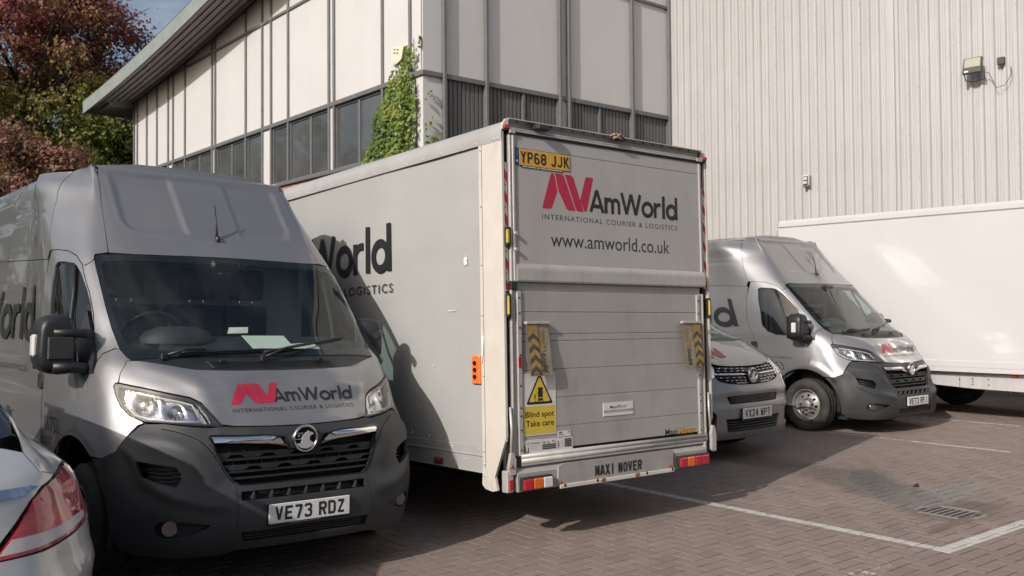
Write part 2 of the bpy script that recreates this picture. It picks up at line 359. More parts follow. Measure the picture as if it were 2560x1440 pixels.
class Skin:
    SC = [-.45, 0, .45, .72, .92, 1.3, 2.6]
    def __init__(s, ZT, T, end, taper=.1): s.ZT = ZT; s.C = [[t[k] for t in T] for k in range(7)]; s.end = end; s.X = s.SC+[end]; s.c = {}; s.tp = taper
    def S(s, q, z):
        key = round(z, 5)
        if key not in s.c:
            v = [crom(s.ZT, c, z) for c in s.C]
            s.c[key] = ([-.45, 0, .45, .72, v[3], v[5], v[5]+.004, v[5]-.01], [v[1], v[0], v[1], v[2], v[4], v[6], 2.6+max(0, v[6]-1.3)*s.tp, s.end])
        A, B = s.c[key]; a = crom(s.X, A, abs(q)); b = crom(s.X, B, abs(q))
        return Vector((a if q >= 0 else -a, b, z))
    def N(s, q, z):
        e = .004; d1 = s.S(q+e, z)-s.S(q-e, z); d2 = s.S(q, z+e)-s.S(q, z-e)
        return d1.cross(d2).normalized()
    def s_of_b(s, b, z):
        lo, hi = .3, s.end
        for _ in range(30):
            m = (lo+hi)/2
            if s.S(m, z).y < b: lo = m
            else: hi = m
        return lo
    def P(s, off=.002):
        return lambda q, z, k: tuple(s.S(q, z)+s.N(q, z)*(off+.0004*k))
    def panel(s, name, outline, mat, parent, holes=(), off=0., rim=.012, step=.05, disp=None, smooth=True, label=None, sym=False, back=False, dens=.03):
        """outline: list of (s,z). sym=True: outline gives the half s>=0 from the centre line round, mirrored."""
        if sym: outline = [p for p in outline]+[(-a, z) for a, z in outline[::-1] if a > 1e-6]
        def densify(poly):
            q = []
            for i in range(len(poly)):
                a, c = poly[i], poly[(i+1) % len(poly)]; m = max(1, int(math.hypot(a[0]-c[0], a[1]-c[1])/dens))
                q += [(a[0]+(c[0]-a[0])*j/m, a[1]+(c[1]-a[1])*j/m) for j in range(m)]
            return q
        loops = [densify(outline)]+[densify(h) for h in holes]
        pts = []; edges = []
        for L in loops:
            n0 = len(pts); pts += [Vector(p) for p in L]; edges += [(n0+i, n0+(i+1) % len(L)) for i in range(len(L))]
        xs = [p[0] for p in loops[0]]; zs = [p[1] for p in loops[0]]
        sx, sz = (step, step) if not isinstance(step, tuple) else step
        x = math.ceil(min(xs)/sx)*sx; B = [Vector(p) for L in loops for p in L]
        bx = np.array([(p.x/sx, p.y/sz) for p in B])
        while x < max(xs):
            z = math.ceil(min(zs)/sz)*sz
            while z < max(zs):
                if pip(x, z, loops[0]) and not any(pip(x, z, h) for h in loops[1:]):
                    if ((bx-np.array([x/sx, z/sz]))**2).sum(1).min() > .16: pts.append(Vector((x, z)))
                z += sz
            x += sx
        V2, E2, F2 = delaunay_2d_cdt(pts, edges, [], 1, 1e-7)[:3]
        F = []
        for f in F2:
            cx = sum(V2[i].x for i in f)/3; cz = sum(V2[i].y for i in f)/3
            if pip(cx, cz, loops[0]) and not any(pip(cx, cz, h) for h in loops[1:]): F.append(tuple(f))
        nrm = [s.N(p.x, p.y) for p in V2]
        V = [s.S(p.x, p.y)+n*(off+(disp(p.x, p.y) if disp else 0)) for p, n in zip(V2, nrm)]
        if F:
            a, b, c = F[0]; fn = (V[b]-V[a]).cross(V[c]-V[a])
            if fn.dot(nrm[a]) < 0: F = [f[::-1] for f in F]
        mb = MB(); mb.add(V, F, smooth)
        if rim:
            cnt = {}
            for f in F:
                for i in range(3): cnt[(f[i], f[(i+1) % 3])] = 1
            be = [e for e in cnt if (e[1], e[0]) not in cnt]
            rv = []; rf = []
            for a, b in be:
                k = len(rv); rv += [V[a], V[b], V[b]-nrm[b]*rim, V[a]-nrm[a]*rim]; rf.append((k+1, k, k+3, k+2))
            mb.add(rv, rf, False)
        return obj(name, mb.mesh(name, fix=False), parent, mat, label=label)
def mir(poly): return [(-a, z) for a, z in poly]
def poly_dist(x, z, pl):
    best = 9
    for (ax, az), (bx, bz) in zip(pl[:-1], pl[1:]):
        dx, dz = bx-ax, bz-az; t = max(0, min(1, ((x-ax)*dx+(z-az)*dz)/(dx*dx+dz*dz))); best = min(best, math.hypot(x-ax-t*dx, z-az-t*dz))
    return best
# ------------------------------------------------------------------ high roof panel van (built once, copied)
VZ = [.20, .26, .38, .50, .62, .75, .88, .945, 1.05, 1.178, 1.24, 1.30, 1.34, 1.62, 1.978, 2.10, 2.35, 2.57, 2.64, 2.67]
VT = [(.05, .07, .16, .85, .34, .95, .58), (.0, .03, .12, .87, .31, .98, .57), (-.01, .0, .095, .89, .285, 1.0, .56), (-.005, .005, .095, .90, .28, 1.01, .56),
      (.03, .05, .13, .91, .31, 1.02, .58), (.05, .08, .17, .92, .36, 1.02, .62), (.06, .10, .22, .92, .43, 1.02, .68), (.10, .15, .265, .915, .475, 1.02, .72),
      (.215, .235, .35, .905, .535, 1.015, .78), (.325, .30, .43, .895, .60, 1.01, .86), (.375, .39, .50, .885, .64, 1.008, .91), (.53, .55, .60, .865, .68, 1.005, .96),
      (.585, .60, .66, .86, .735, 1.0, 1.02), (.885, .905, .955, .86, 1.02, .985, 1.30), (1.27, 1.29, 1.325, .85, 1.375, .955, 1.62), (1.40, 1.42, 1.45, .83, 1.50, .945, 1.75),
      (1.64, 1.655, 1.685, .785, 1.73, .92, 1.98), (1.85, 1.86, 1.88, .72, 1.92, .885, 2.18), (1.94, 1.95, 1.97, .68, 2.02, .82, 2.28), (2.2, 2.2, 2.2, .6, 2.25, .70, 2.45)]
V = Skin(VZ, VT, 5.95)
WB, WZ, AR = .95, .36, .495
def arch_pts(z0, z1, front, r=AR, n=9, zc=WZ, bc=WB, sk=V):
    out = []
    for i in range(n+1):
        z = z0+(z1-z0)*i/n; h = math.sqrt(max(0, r*r-(z-zc)**2)); out.append((sk.s_of_b(bc-h if front else bc+h, z), z))
    return out
def arch_full(z0, z1, n=16, r=AR, zc=WZ, bc=WB, sk=V):
    """from the rear foot (z0) over the top to the front foot (z1)"""
    a0 = math.asin((z0-zc)/r); a1 = math.pi-math.asin((z1-zc)/r); out = []
    for i in range(n+1):
        a = a0+(a1-a0)*i/n; z = zc+r*math.sin(a); out.append((sk.s_of_b(bc+r*math.cos(a), z), z))
    return out
HOODE = [(.465, .945), (.50, 1.003), (.543, 1.073), (.594, 1.103), (.722, 1.134), (.824, 1.16), (.925, 1.180)]
HL_OUT = [(.957, 1.171), (.966, 1.157), (.952, 1.106), (.924, 1.047), (.883, 1.001), (.825, .970), (.749, .966), (.607, .949), (.502, .941)]
GRILLE = [(0, .617), (.40, .618), (.437, .641), (.481, .709), (.535, .85), (.548, .880), (.535, .889), (.246, .880), (.19, .874), (.128, .866), (.098, .80), (0, .80)]
FBJ = [(.828, .960), (.85, .95), (.905, .888), (.983, .806), (1.16, .762)]
GLASS = [(0, 1.327), (.187, 1.323), (.436, 1.323), (.614, 1.323), (.76, 1.314), (.83, 1.307), (.868, 1.32), (.905, 1.366), (.922, 1.492), (.920, 1.637), (.911, 1.819), (.911, 1.92), (.90, 1.955), (.868, 1.965), (.608, 1.973), (.178, 1.979), (0, 1.98)]
WIN = [(1.76, 1.42), (1.745, 1.33), (1.68, 1.29), (1.45, 1.275), (1.24, 1.30), (1.135, 1.40), (1.09, 1.491), (1.058, 1.637), (1.062, 1.739), (1.09, 1.839), (1.13, 1.89), (1.17, 1.912), (1.338, 1.927), (1.44, 1.927), (1.50, 1.90), (1.60, 1.765), (1.693, 1.565)]
CREASE = [(.79, 1.292), (.66, 1.24), (.57, 1.19), (.535, 1.16), (.50, 1.06), (.474, .96)]
def hood_disp(x, z):
    d = poly_dist(abs(x), z, CREASE); return .013*math.exp(-(d/.045)**2)
BEAD = [(.204, 2.60), (.201, 2.15), (.56, 2.16), (.60, 2.22), (.592, 2.56)]
def bead_disp(x, z):
    x = abs(x); ins = pip(x, z, BEAD); d = poly_dist(x, z, BEAD[:]); d = d if ins else -d
    if z > 2.55: f = max(0, 1-(z-2.55)/.06)
    else: f = 1
    t = min(1, max(0, (d+.02)/.04)); t = t*t*(3-2*t); return -.011*t*f+.004*math.exp(-((d+.012)/.012)**2)*f
SAIL = [(1.098, 1.60), (1.090, 1.525), (1.098, 1.462), (1.122, 1.361), (1.150, 1.285), (1.181, 1.225), (1.30, 1.222), (1.32, 1.264), (1.301, 1.347), (1.287, 1.403), (1.214, 1.45), (1.163, 1.519)]
VENT = [(.873, .757), (.72, .728), (.692, .68), (.726, .622), (.80, .645), (.862, .675)]

def build_wheel(parent, x, y, z, side, steer=0, r=.335, w=.225):
    """wheel > tyre, rim, hub_cap, wheel_nut ...; side -1: outer face towards -x"""
    wh = bpy.data.objects.new('wheel', None); COL.objects.link(wh); wh.parent = parent; wh.location = (x, y, z); wh.rotation_euler = (0, 0, steer+(math.pi if side > 0 else 0))
    t = MB(); h = w/2
    t.lathe([(h*.75, .205), (h*.95, .225), (h, .27), (h*.93, .31), (h*.75, r-.006), (h*.7, r), (h*.3, r+.001), (h*.28, r-.008), (h*.22, r-.008), (h*.2, r+.002), (-h*.2, r+.002), (-h*.22, r-.008), (-h*.28, r-.008), (-h*.3, r+.001), (-h*.7, r), (-h*.75, r-.006), (-h*.93, .31), (-h, .27), (-h*.95, .225), (-h*.75, .205)], 'x', 48)
    t.put('tyre', M_['rubber'], wh)
    m = MB(); m.lathe([(-h*.85, .207), (-h*.9, .20), (-h*.75, .192), (-h*.35, .183), (-h*.30, .165)], 'x', 48)
    # dished disc with hand holes: ring of quads, every other gap left open
    n = 48; prof = [(-h*.30, .165), (-h*.42, .14), (-h*.62, .112), (-h*.66, .09), (-h*.5, .07)]
    vs = [(p[0], p[1]*math.cos(2*math.pi*k/n), p[1]*math.sin(2*math.pi*k/n)) for k in range(n) for p in prof]; fs = []
    for k in range(n):
        for i in range(len(prof)-1):
            if i == 1 and k % 6 in (0, 1): continue
            k2 = (k+1) % n; fs.append((k*5+i, k*5+i+1, k2*5+i+1, k2*5+i))
    m.add(vs, fs, True); m.put('rim', M_['rim'], wh)
    m = MB(); m.lathe([(-h*.52, .072), (-h*.85, .068), (-h*.95, .058), (-h*.95, .0)], 'x', 32)
    for k in range(5):
        a = 2*math.pi*k/5+.3; m.lathe([(-h*.5, .014), (-h*1.0, .014), (-h*1.02, .008), (-h*1.02, 0)], 'x', 8, (0, .088*math.cos(a), .088*math.sin(a)))
    m.put('hub_cap', M_['chrome'] if False else M_['rim'], wh)
    m = MB(); m.lathe([(-h*.1, .19), (-h*.1, .0)], 'x', 24); m.lathe([(h*.7, .205), (h*.7, .0)], 'x', 24); m.put('brake_disc', M_['darkgap'], wh)
    return wh

def build_van():
    root = thing('panel_van', 'x', 'van')
    sv, pl, bk = M_['silver'], M_['plastic'], M_['black']
    # front ------------------------------------------------------
    hood = V.panel('bonnet', [(0, .930), (.2, .933), (.40, .940)]+HOODE+[(.915, 1.233), (.882, 1.297), (.843, 1.297), (.781, 1.287), (.634, 1.266), (.519, 1.248), (.3, 1.241), (0, 1.238)], sv, root, sym=True, step=(.035, .02), disp=hood_disp, off=.004, rim=.018, dens=.02)
    V.panel('scuttle_panel', [(0, 1.243), (.3, 1.246), (.519, 1.253), (.634, 1.271), (.781, 1.291), (.822, 1.300), (.82, 1.306), (.76, 1.313), (.614, 1.321), (.436, 1.321), (.187, 1.321), (0, 1.324)], bk, root, sym=True, step=(.06, .02), off=-.004, dens=.03)
    mb = MB()
    for k in range(4):
        z = 1.262+.009*k; q = [V.S(s, z)+V.N(s, z)*.004 for s in np.linspace(-.42, .42, 24)]; mb.tube(q, .0035, 4)
    for s in (-.33, .33): p = V.S(s, 1.285)+Vector((0, 0, .012)); mb.box(p.x-.02, p.x+.02, p.y-.02, p.y+.02, p.z-.008, p.z+.012, .004)
    mb.put('scuttle_louvres', bk, root)
    ws = V.panel('windscreen', GLASS, M_['glass'], root, sym=True, step=(.07, .04), rim=0, off=.003)
    inner = [(0, 1.372), (.436, 1.367), (.70, 1.366), (.80, 1.375), (.845, 1.41), (.873, 1.50), (.876, 1.637), (.868, 1.819), (.86, 1.90), (.83, 1.925), (.608, 1.937), (.14, 1.942), (.11, 1.915), (0, 1.90)]
    inner_f = inner+[(-a, z) for a, z in inner[::-1] if a > 0]
    frit = V.panel('windscreen_border', GLASS, M_['frit'], ws, holes=[inner_f], sym=True, step=.5, rim=0, off=-.002, dens=.03)
    # wipers
    def wiper(s0, z0, mid, s1, z1, arm):
        P = lambda s, z, o: V.S(s, z)+V.N(s, z)*o
        mb = MB(); mb.tube([P(s0, z0, .015), P(s0*.5+mid[0]*.5, z0*.5+mid[1]*.5, .05), P(mid[0], mid[1], .035)], .011, 6, .007)
        mb.box(*[c for i in range(3) for c in (P(s0, z0, .012)[i]-.02, P(s0, z0, .012)[i]+.02)], b=.006)
        n = 10; q = [P(s1[0]+(s1[1]-s1[0])*i/n, z1[0]+(z1[1]-z1[0])*i/n, .016) for i in range(n+1)]; mb.tube(q, .009, 5)
        mb.put('wiper', bk, root)
    wiper(-.64, 1.318, (-.40, 1.347), (-.55, -.02), (1.338, 1.352), 0)
    wiper(-.05, 1.300, (.30, 1.375), (-.02, .62), (1.335, 1.43), 0)
    # headlights
    top = [(a, z-.008) for a, z in HOODE[::-1]]
    for sg in (-1, 1):
        ol = [(.472, .940)]+[(a+.004, z-.009) for a, z in HOODE[1:]]+[(a-.004, z) for a, z in HL_OUT]
        mm = (lambda p: mir(p)) if sg < 0 else (lambda p: p)
        hl = V.panel('headlight', mm(ol), M_['lens'], root, step=.03, rim=0, off=.006, disp=lambda x, z: .006, dens=.02)
        V.panel('lamp_surround', mm(ol), bk, hl, holes=[mm([(.518, .956), (.53, 1.005), (.565, 1.068), (.61, 1.086), (.735, 1.118), (.835, 1.143), (.932, 1.158), (.944, 1.105), (.914, 1.045), (.877, 1.008), (.82, .982), (.72, .972), (.60, .960)])], step=.4, rim=.03, off=-.004, dens=.02)
        V.panel('reflector_bowl', mm([(.52, .955), (.56, 1.075), (.63, 1.095), (.76, 1.12), (.87, 1.145), (.94, 1.155), (.945, 1.09), (.90, 1.01), (.82, .975), (.70, .962)]), M_['reflector'], hl, step=.015, rim=0, off=-.05,
                disp=lambda x, z: -.03*max(0, 1-((abs(x)-.68)**2+(z-1.035)**2)/.0022)-.035*max(0, 1-((abs(x)-.83)**2+(z-1.07)**2)/.0030)+.012*max(0, 1-((abs(x)-.755)/.012)**2), dens=.015)
        mb = MB(); q = [(.565, .995), (.59, 1.062), (.65, 1.08), (.77, 1.107), (.88, 1.13)]
        mb.tube([V.S(sg*a, z)-V.N(sg*a, z)*.012 for a, z in q], .006, 6)
        mb.tube([V.S(sg*a, z)-V.N(sg*a, z)*.012 for a, z in [(.56, .972), (.70, .975), (.80, .985), (.86, 1.005), (.905, 1.06)]], .007, 6)
        mb.put('running_light_strip', M_['clear_lens'], hl)
        for a, z, r in ((.68, 1.035, .018), (.83, 1.07, .02)): mb = MB(); p = V.S(sg*a, z)-V.N(sg*a, z)*.05; mb.tube([p-V.N(sg*a, z)*.02, p+V.N(sg*a, z)*.012], r, 10, r*.7); mb.put('bulb', M_['chrome'], hl)
        # side panels -------------------------------------------
        fen = [(.830, .966), (.886, .999), (.928, 1.047), (.956, 1.106), (.970, 1.157), (.961, 1.174), (.934, 1.183), (.920, 1.234), (.887, 1.300), (.855, 1.305), (.874, 1.317), (.910, 1.364), (.943, 1.369), (1.075, 1.335), (1.149, 1.288), (1.238, 1.267), (1.257, 1.227), (1.309, 1.105), (1.388, 1.006), (1.45, .92)]
        af = arch_full(.70, .762, 12); af[0] = (af[0][0], .70)
        fen += [(V.s_of_b(1.36, .80), .80)]+[p for p in af if p[1] > .70 or p is af[0]]+FBJ[::-1]
        # keep the arch part ordered rear -> front
        def flare(x, z):
            b = V.S(abs(x), z).y; d = math.hypot(b-WB, z-WZ)-AR; return .016*math.exp(-((d-.05)/.05)**2)
        V.panel('front_wing', mm(fen), sv, root, step=(.04, .03), off=.002, rim=.02, disp=flare, dens=.02)
        apl = [(.946, 1.374), (1.075, 1.340), (1.149, 1.293), (1.091, 1.474), (1.050, 1.578), (1.037, 1.709), (1.047, 1.788), (1.051, 1.902), (1.022, 1.887), (.944, 1.914), (.917, 1.93), (.917, 1.819), (.926, 1.637), (.928, 1.492), (.912, 1.368)]
        V.panel('windscreen_pillar', mm(apl), sv, root, step=.04, off=.002, rim=.015, dens=.02)
        adoor = arch_full(.40, .40, 20)
        rear_arc = [p for p in adoor if V.S(p[0], p[1]).y > WB and p[1] < .78][:7]
        door = [(1.154, 1.283), (1.242, 1.263), (1.261, 1.223), (1.313, 1.10), (1.392, 1.002), (1.455, .92), (V.s_of_b(1.365, .80)+.004, .80)]+[(a+.006, z) for a, z in rear_arc[::-1]]+[(1.52, .36), (1.95, .36), (2.02, .5), (2.0, .9), (1.97, 1.2), (1.921, 1.538), (1.77, 1.823), (1.655, 1.925), (1.53, 2.008), (1.40, 2.008), (1.221, 1.993), (1.118, 1.957), (1.063, 1.90), (1.057, 1.788), (1.047, 1.709), (1.060, 1.578), (1.10, 1.474)]
        dr = V.panel('front_door', mm(door), sv, root, holes=[mm(WIN)], step=(.05, .05), off=.002, rim=.025, dens=.025)
        V.panel('door_window', mm(WIN), M_['sideglass'], dr, step=.08, rim=0, off=-.012)
        V.panel('window_seal', mm([(a, z) for a, z in WIN]), M_['frit'], dr, holes=[mm([(1.49+(a-1.49)*.955, 1.60+(z-1.60)*.965) for a, z in WIN])], step=.5, rim=.0, off=-.008, dens=.03)
        mb = MB(); q = [V.S(sg*a, z)+V.N(sg*a, z)*(-.004) for a, z in ((1.17, 1.90), (1.25, 1.72), (1.34, 1.56), (1.45, 1.28))]; mb.tube(q, .014, 6); mb.put('window_divider', bk, dr)
        mb = MB(); p0 = V.S(sg*1.99, 1.14); mb.box(p0.x-.018, p0.x+.018, p0.y-.05, p0.y+.06, p0.z-.055, p0.z+.055, .012); mb.put('door_handle', bk, dr)
        mb = MB(); p0 = V.S(sg*1.98, 1.10); mb.box(p0.x-.026, p0.x+.026, p0.y-.015, p0.y+.05, p0.z-.01, p0.z+.045, .01); mb.put('door_pull', bk, dr)
        # cab roof side and upper body
        hr = [(.780, 1.985), (.905, 1.968), (.918, 1.938), (.942, 1.920), (1.024, 1.893), (1.056, 1.908), (1.112, 1.964), (1.221, 2.000), (1.40, 2.014), (1.575, 2.016), (1.45, 2.19), (1.30, 2.38), (1.20, 2.52), (1.13, 2.60), (1.02, 2.645), (.69, 2.63), (.672, 2.60)]
        V.panel('high_roof_side', mm(hr), sv, root, step=.05, off=.002, rim=.02, dens=.025)
        up1 = [(1.582, 2.016), (1.68, 1.955), (3.30, 2.005), (3.30, 2.30), (3.10, 2.60), (1.137, 2.60), (1.207, 2.52), (1.307, 2.38), (1.457, 2.19)]
        def gl(x, z):
            ax = abs(x); zz = 2.292+.0045*(ax-1.45); d = abs(z-zz) if ax > 1.45 else 9; return -.007*math.exp(-(d/.010)**2)
        V.panel('upper_side_panel', mm(up1), sv, root, step=(.09, .02), off=.002, rim=.02, disp=gl, dens=.03)
        def low(x, z):
            d = z-(1.04+.0*(abs(x)-2)); t = 1/(1+math.exp(-max(-30, min(30, d/.012)))); g = .008*math.exp(-((z-.75)/.10)**2); return .010*(1-t)+g
        sp = [(1.66, 1.949), (1.776, 1.823), (1.927, 1.538), (1.976, 1.2), (2.006, .9), (2.026, .5), (1.96, .36), (3.32, .36), (3.32, 1.999)]
        V.panel('side_panel', mm(sp), sv, root, step=(.10, .035), off=.002, rim=.02, disp=low, dens=.04)
        ra = arch_full(.42, .42, 20, r=.46, bc=4.985, zc=.36)
        sp2 = [(3.328, .36), (V.s_of_b(4.52, .36), .36)]+ra[::-1]+[(V.s_of_b(5.45, .36), .36), (5.90, .36), (5.90, 2.08), (3.328, 2.0)]
        V.panel('rear_side_panel', mm(sp2), sv, root, step=(.12, .05), off=.002, rim=.02, disp=low, dens=.04)
        V.panel('rear_upper_panel', mm([(3.306, 2.005), (5.90, 2.085), (5.90, 2.60), (3.106, 2.60), (3.306, 2.30)]), sv, root, step=(.2, .05), off=.002, rim=.02, disp=gl, dens=.05)
        V.panel('sill_trim', mm([(V.s_of_b(1.47, .2), .20), (4.35, .20), (4.35, .352), (V.s_of_b(1.47, .352), .352)]), pl, root, step=.1, off=.004)
        # mirror
        mr = bpy.data.objects.new('door_mirror', None); COL.objects.link(mr); mr.parent = root
        fold = Matrix.Translation((1.0, .88, 0)) @ Matrix.Rotation(R(62), 4, 'Z') @ Matrix.Translation((-1.0, -.88, 0)) if sg > 0 else Matrix.Identity(4)
        x = lambda v: sg*v
        mb = MB()
        def hull(pts_front, y0, y1, r):
            pass
        sec = [(1.015, 1.245, 0), (1.10, 1.212, 1), (1.21, 1.222, 1), (1.275, 1.262, 1), (1.285, 1.33, 1), (1.262, 1.38, 1), (1.255, 1.44, 1), (1.272, 1.50, 1), (1.255, 1.55, 1), (1.20, 1.578, 1), (1.10, 1.575, 1), (1.07, 1.55, 1), (1.005, 1.495, 0)]
        # housing as a rounded closed form: outline rings shrinking forwards and backwards
        house = [(1.06, 1.225), (1.13, 1.212), (1.22, 1.222), (1.275, 1.26), (1.288, 1.33), (1.280, 1.42), (1.278, 1.50), (1.258, 1.55), (1.20, 1.577), (1.12, 1.577), (1.085, 1.555), (1.072, 1.50), (1.068, 1.35), (1.06, 1.27)]
        cx, cz = 1.17, 1.39; rings = [(.84, .72), (.855, .88), (.89, .97), (.95, 1.0), (1.02, .985), (1.045, .93)]; Vv = []; Ff = []
        for yy, k in rings: Vv += [(x(cx+(a-cx)*k), yy, cz+(z-cz)*k) for a, z in house]
        nh = len(house)
        for i in range(len(rings)-1):
            for k in range(nh): Ff.append((i*nh+k, i*nh+(k+1) % nh, (i+1)*nh+(k+1) % nh, (i+1)*nh+k))
        Ff += [tuple(range(nh))[::-1], tuple((len(rings)-1)*nh+k for k in range(nh))]
        mb.add(Vv, Ff, True); h = mb.put('mirror_housing', bk, mr); h.matrix_local = fold
        sd = h.modifiers.new('s', 'SUBSURF'); sd.levels = sd.render_levels = 2
        mb = MB()   # the recessed front window of the housing reads as a dark well with two thick arms
        mb.box(min(x(1.235), x(1.083)), max(x(1.235), x(1.083)), .835, .86, 1.305, 1.445, .012); mb.put('housing_recess', M_['dash'], mr).matrix_local = fold
        for z, r in ((1.465, .026), (1.262, .034)):
            mb = MB(); mb.tube([(x(1.20), .86, z), (x(1.10), .855, z), (x(1.03), .865, z-.004), (x(.985), .88, z-.01)], r, 10)
            mb.put('mirror_arm', bk, mr).matrix_local = fold
        V.panel('mirror_base', mm(SAIL), bk, mr, step=.04, off=.034, rim=.045, dens=.02, disp=lambda xx, z: -.02*((z-1.42)/.18)**2)
        mb = MB(); mb.box(*sorted((x(1.262), x(1.300))), .90, .965, 1.325, 1.455, .012); mb.put('indicator_lens', M_['clear_lens'], mr).matrix_local = fold
        mb = MB(); mb.add([(x(1.09), 1.048, 1.25), (x(1.26), 1.048, 1.25), (x(1.26), 1.048, 1.53), (x(1.09), 1.048, 1.53)], [(0, 1, 2, 3)]); mb.put('mirror_glass', M_['chrome'], mr).matrix_local = fold
        # wheel house liner
        mb = MB(); n = 18; Vv = []; Ff = []
        for i in range(n+1):
            a = math.pi*(i/n)*1.12-.19; Vv += [(x(.985), WB+.488*math.cos(a), .36+.488*math.sin(a)), (x(.70), WB+.47*math.cos(a), .36+.47*math.sin(a))]
        Ff = [(2*i, 2*i+1, 2*i+3, 2*i+2) for i in range(n)]; mb.add(Vv, Ff, True); mb.box(*sorted((x(.69), x(.71))), WB-.48, WB+.48, .2, .86); mb.put('wheel_arch_liner', M_['darkgap'], root)
        build_wheel(root, x(.905), WB, .345, sg)
        build_wheel(root, x(.905), 4.985, .345, sg)
    V.panel('roof_front', [(0, 1.986), (.178, 1.985), (.608, 1.979), (.772, 1.975+.008), (.766, 2.03), (.73, 2.25), (.662, 2.62), (.66, 2.66), (0, 2.665)], sv, root, sym=True, step=(.018, .02), off=.002, rim=.02, disp=bead_disp, dens=.02)
    mb = MB()
    top = [V.S(s, 2.652) for s in np.linspace(0, 5.9, 26)]; nn = len(top); Vv = [p for p in top]+[Vector((-p.x, p.y, p.z)) for p in top]
    mid = [Vector((p.x*.5, p.y, 2.70)) for p in top]+[Vector((-p.x*.5, p.y, 2.70)) for p in top]
    Vv += mid; Ff = []
    for i in range(nn-1):
        Ff += [(i, i+1, 2*nn+i+1, 2*nn+i), (3*nn+i, 3*nn+i+1, nn+i+1, nn+i), (2*nn+i, 2*nn+i+1, 3*nn+i+1, 3*nn+i)]
    mb.add(Vv, Ff, True); mb.put('roof', sv, root)
    mb = MB(); mb.tube([(0, 1.43, 2.095), (0, 1.40, 2.13), (0, 1.43, 2.15)], .025, 8, .014); mb.tube([(0, 1.42, 2.13), (0, 1.44, 2.25), (0, 1.475, 2.375)], .010, 6, .003); mb.put('aerial', bk, root)
    # bumper -----------------------------------------------------
    bo = [(0, .922), (.40, .932), (.46, .937), (.502, .934), (.607, .942), (.749, .959), (.822, .956), (.845, .943), (.90, .882), (.978, .80), (1.15, .757)]
    af = [p for p in arch_full(.30, .31, 30) if V.S(p[0], p[1]).y < WB and p[1] < .752]
    bo += af+[(1.05, .262), (.90, .24), (.772, .238), (.512, .24), (.43, .262), (0, .262)]
    holes = [GRILLE+[(-a, z) for a, z in GRILLE[::-1] if a > 0], VENT, mir(VENT)]
    slot = [(0, .584), (.40, .580), (.405, .533), (0, .536)]; holes.append(slot[:3]+[(-.405, .533), (-.40, .580)] if False else [(.40, .580), (.405, .533), (-.405, .533), (-.40, .580)])
    lowg = [(.41, .362), (.395, .305), (-.395, .305), (-.41, .362)]; holes.append(lowg)
    for sg in (-1, 1): holes.append([(sg*.421, .606), (sg*.4235, .606), (sg*.434, .376), (sg*.4315, .376)])
    SEAM = [(.762, .934), (.70, .918), (.64, .895), (.598, .868), (.563, .83), (.53, .785), (.504, .738), (.482, .693), (.455, .652), (.430, .622)]
    def slit(pl, w=.0022):
        L = []; Rr = []
        for i, (a, b) in enumerate(pl):
            p, q = pl[max(i-1, 0)], pl[min(i+1, len(pl)-1)]; dx, dz = q[0]-p[0], q[1]-p[1]; h = math.hypot(dx, dz); L.append((a-dz/h*w, b+dx/h*w)); Rr.append((a+dz/h*w, b-dx/h*w))
        return L+Rr[::-1]
    holes += [slit(SEAM), mir(slit(SEAM))]
    fog = [(.835, .395), (.815, .435), (.76, .446), (.66, .432), (.57, .418), (.585, .40), (.68, .362), (.77, .342), (.82, .355)]; holes += [fog, mir(fog)]
    LEDGE = [(.90, .80), (.87, .751), (.853, .655), (.772, .585), (.622, .536), (.45, .508)]; RIDGE = [(1.18, .745), (1.0, .82), (.863, .874), (.749, .86), (.644, .789), (.545, .69)]
    def bdisp(x, z):
        ax = abs(x); d = 0
        e = poly_dist(ax, z, LEDGE); d += .020*math.exp(-(e/.030)**2)*min(1, max(0, (ax-.44)/.06))
        e = poly_dist(ax, z, RIDGE); d += .014*math.exp(-(e/.045)**2)
        if ax > .52 and z > .84: d -= .008*min(1, (z-.84)/.05)
        return d
    V.panel('bumper', bo, pl, root, holes=holes, sym=True, step=(.03, .025), off=.004, rim=.03, disp=bdisp, dens=.02)
    for sg in (-1, 1):
        fl = bpy.data.objects.new('fog_light', None); COL.objects.link(fl); fl.parent = root
        p = V.S(sg*.775, .394)-V.N(sg*.775, .394)*.03; q = Vector((sg*.25, -1, 0)).normalized()
        mb = MB(); mb.tube([p-q*.05, p+q*.008], .042, 16); mb.put('fog_lens', M_['lamp_dark'], fl)
        V.panel('fog_pocket', (lambda q_: mir(q_) if sg < 0 else q_)([(.70+(a-.70)*1.06, .39+(z-.39)*1.1) for a, z in fog]), pl, fl, step=.04, rim=0, off=-.04)
        mb = MB()
        for k in range(5):
            z = .652+.022*k; mb.tube([V.S(sg*a, z-.02*(a-.7))-V.N(sg*a, z)*.03 for a in (.71, .78, .86)], .005, 4)
        mb.put('vent_slats', bk, root)
        V.panel('vent_backing', (lambda q_: mir(q_) if sg < 0 else q_)([(a+.01*(1 if a > .78 else -1), z) for a, z in VENT]), M_['gloss_black'], root, step=.1, rim=0, off=-.045)
    # near-black shells added so grille and panel gaps look deep in shade
    V.panel('inner_shell', [(0, .26), (.98, .27), (.96, .40), (.97, .60), (1.06, .80), (1.14, .885), (1.44, .90), (1.44, 1.24), (1.1, 1.28), (.93, 1.30), (.86, 1.295), (0, 1.235)], M_['darkgap'], root, sym=True, step=.08, off=-.085, rim=0)
    V.panel('roof_liner', [(0, 2.0), (.9, 1.99), (1.1, 2.01), (1.7, 2.0), (2.4, 2.03), (5.9, 2.1), (5.9, 2.6), (0, 2.62)], M_['darkgap'], root, sym=True, step=.12, off=-.03, rim=0)
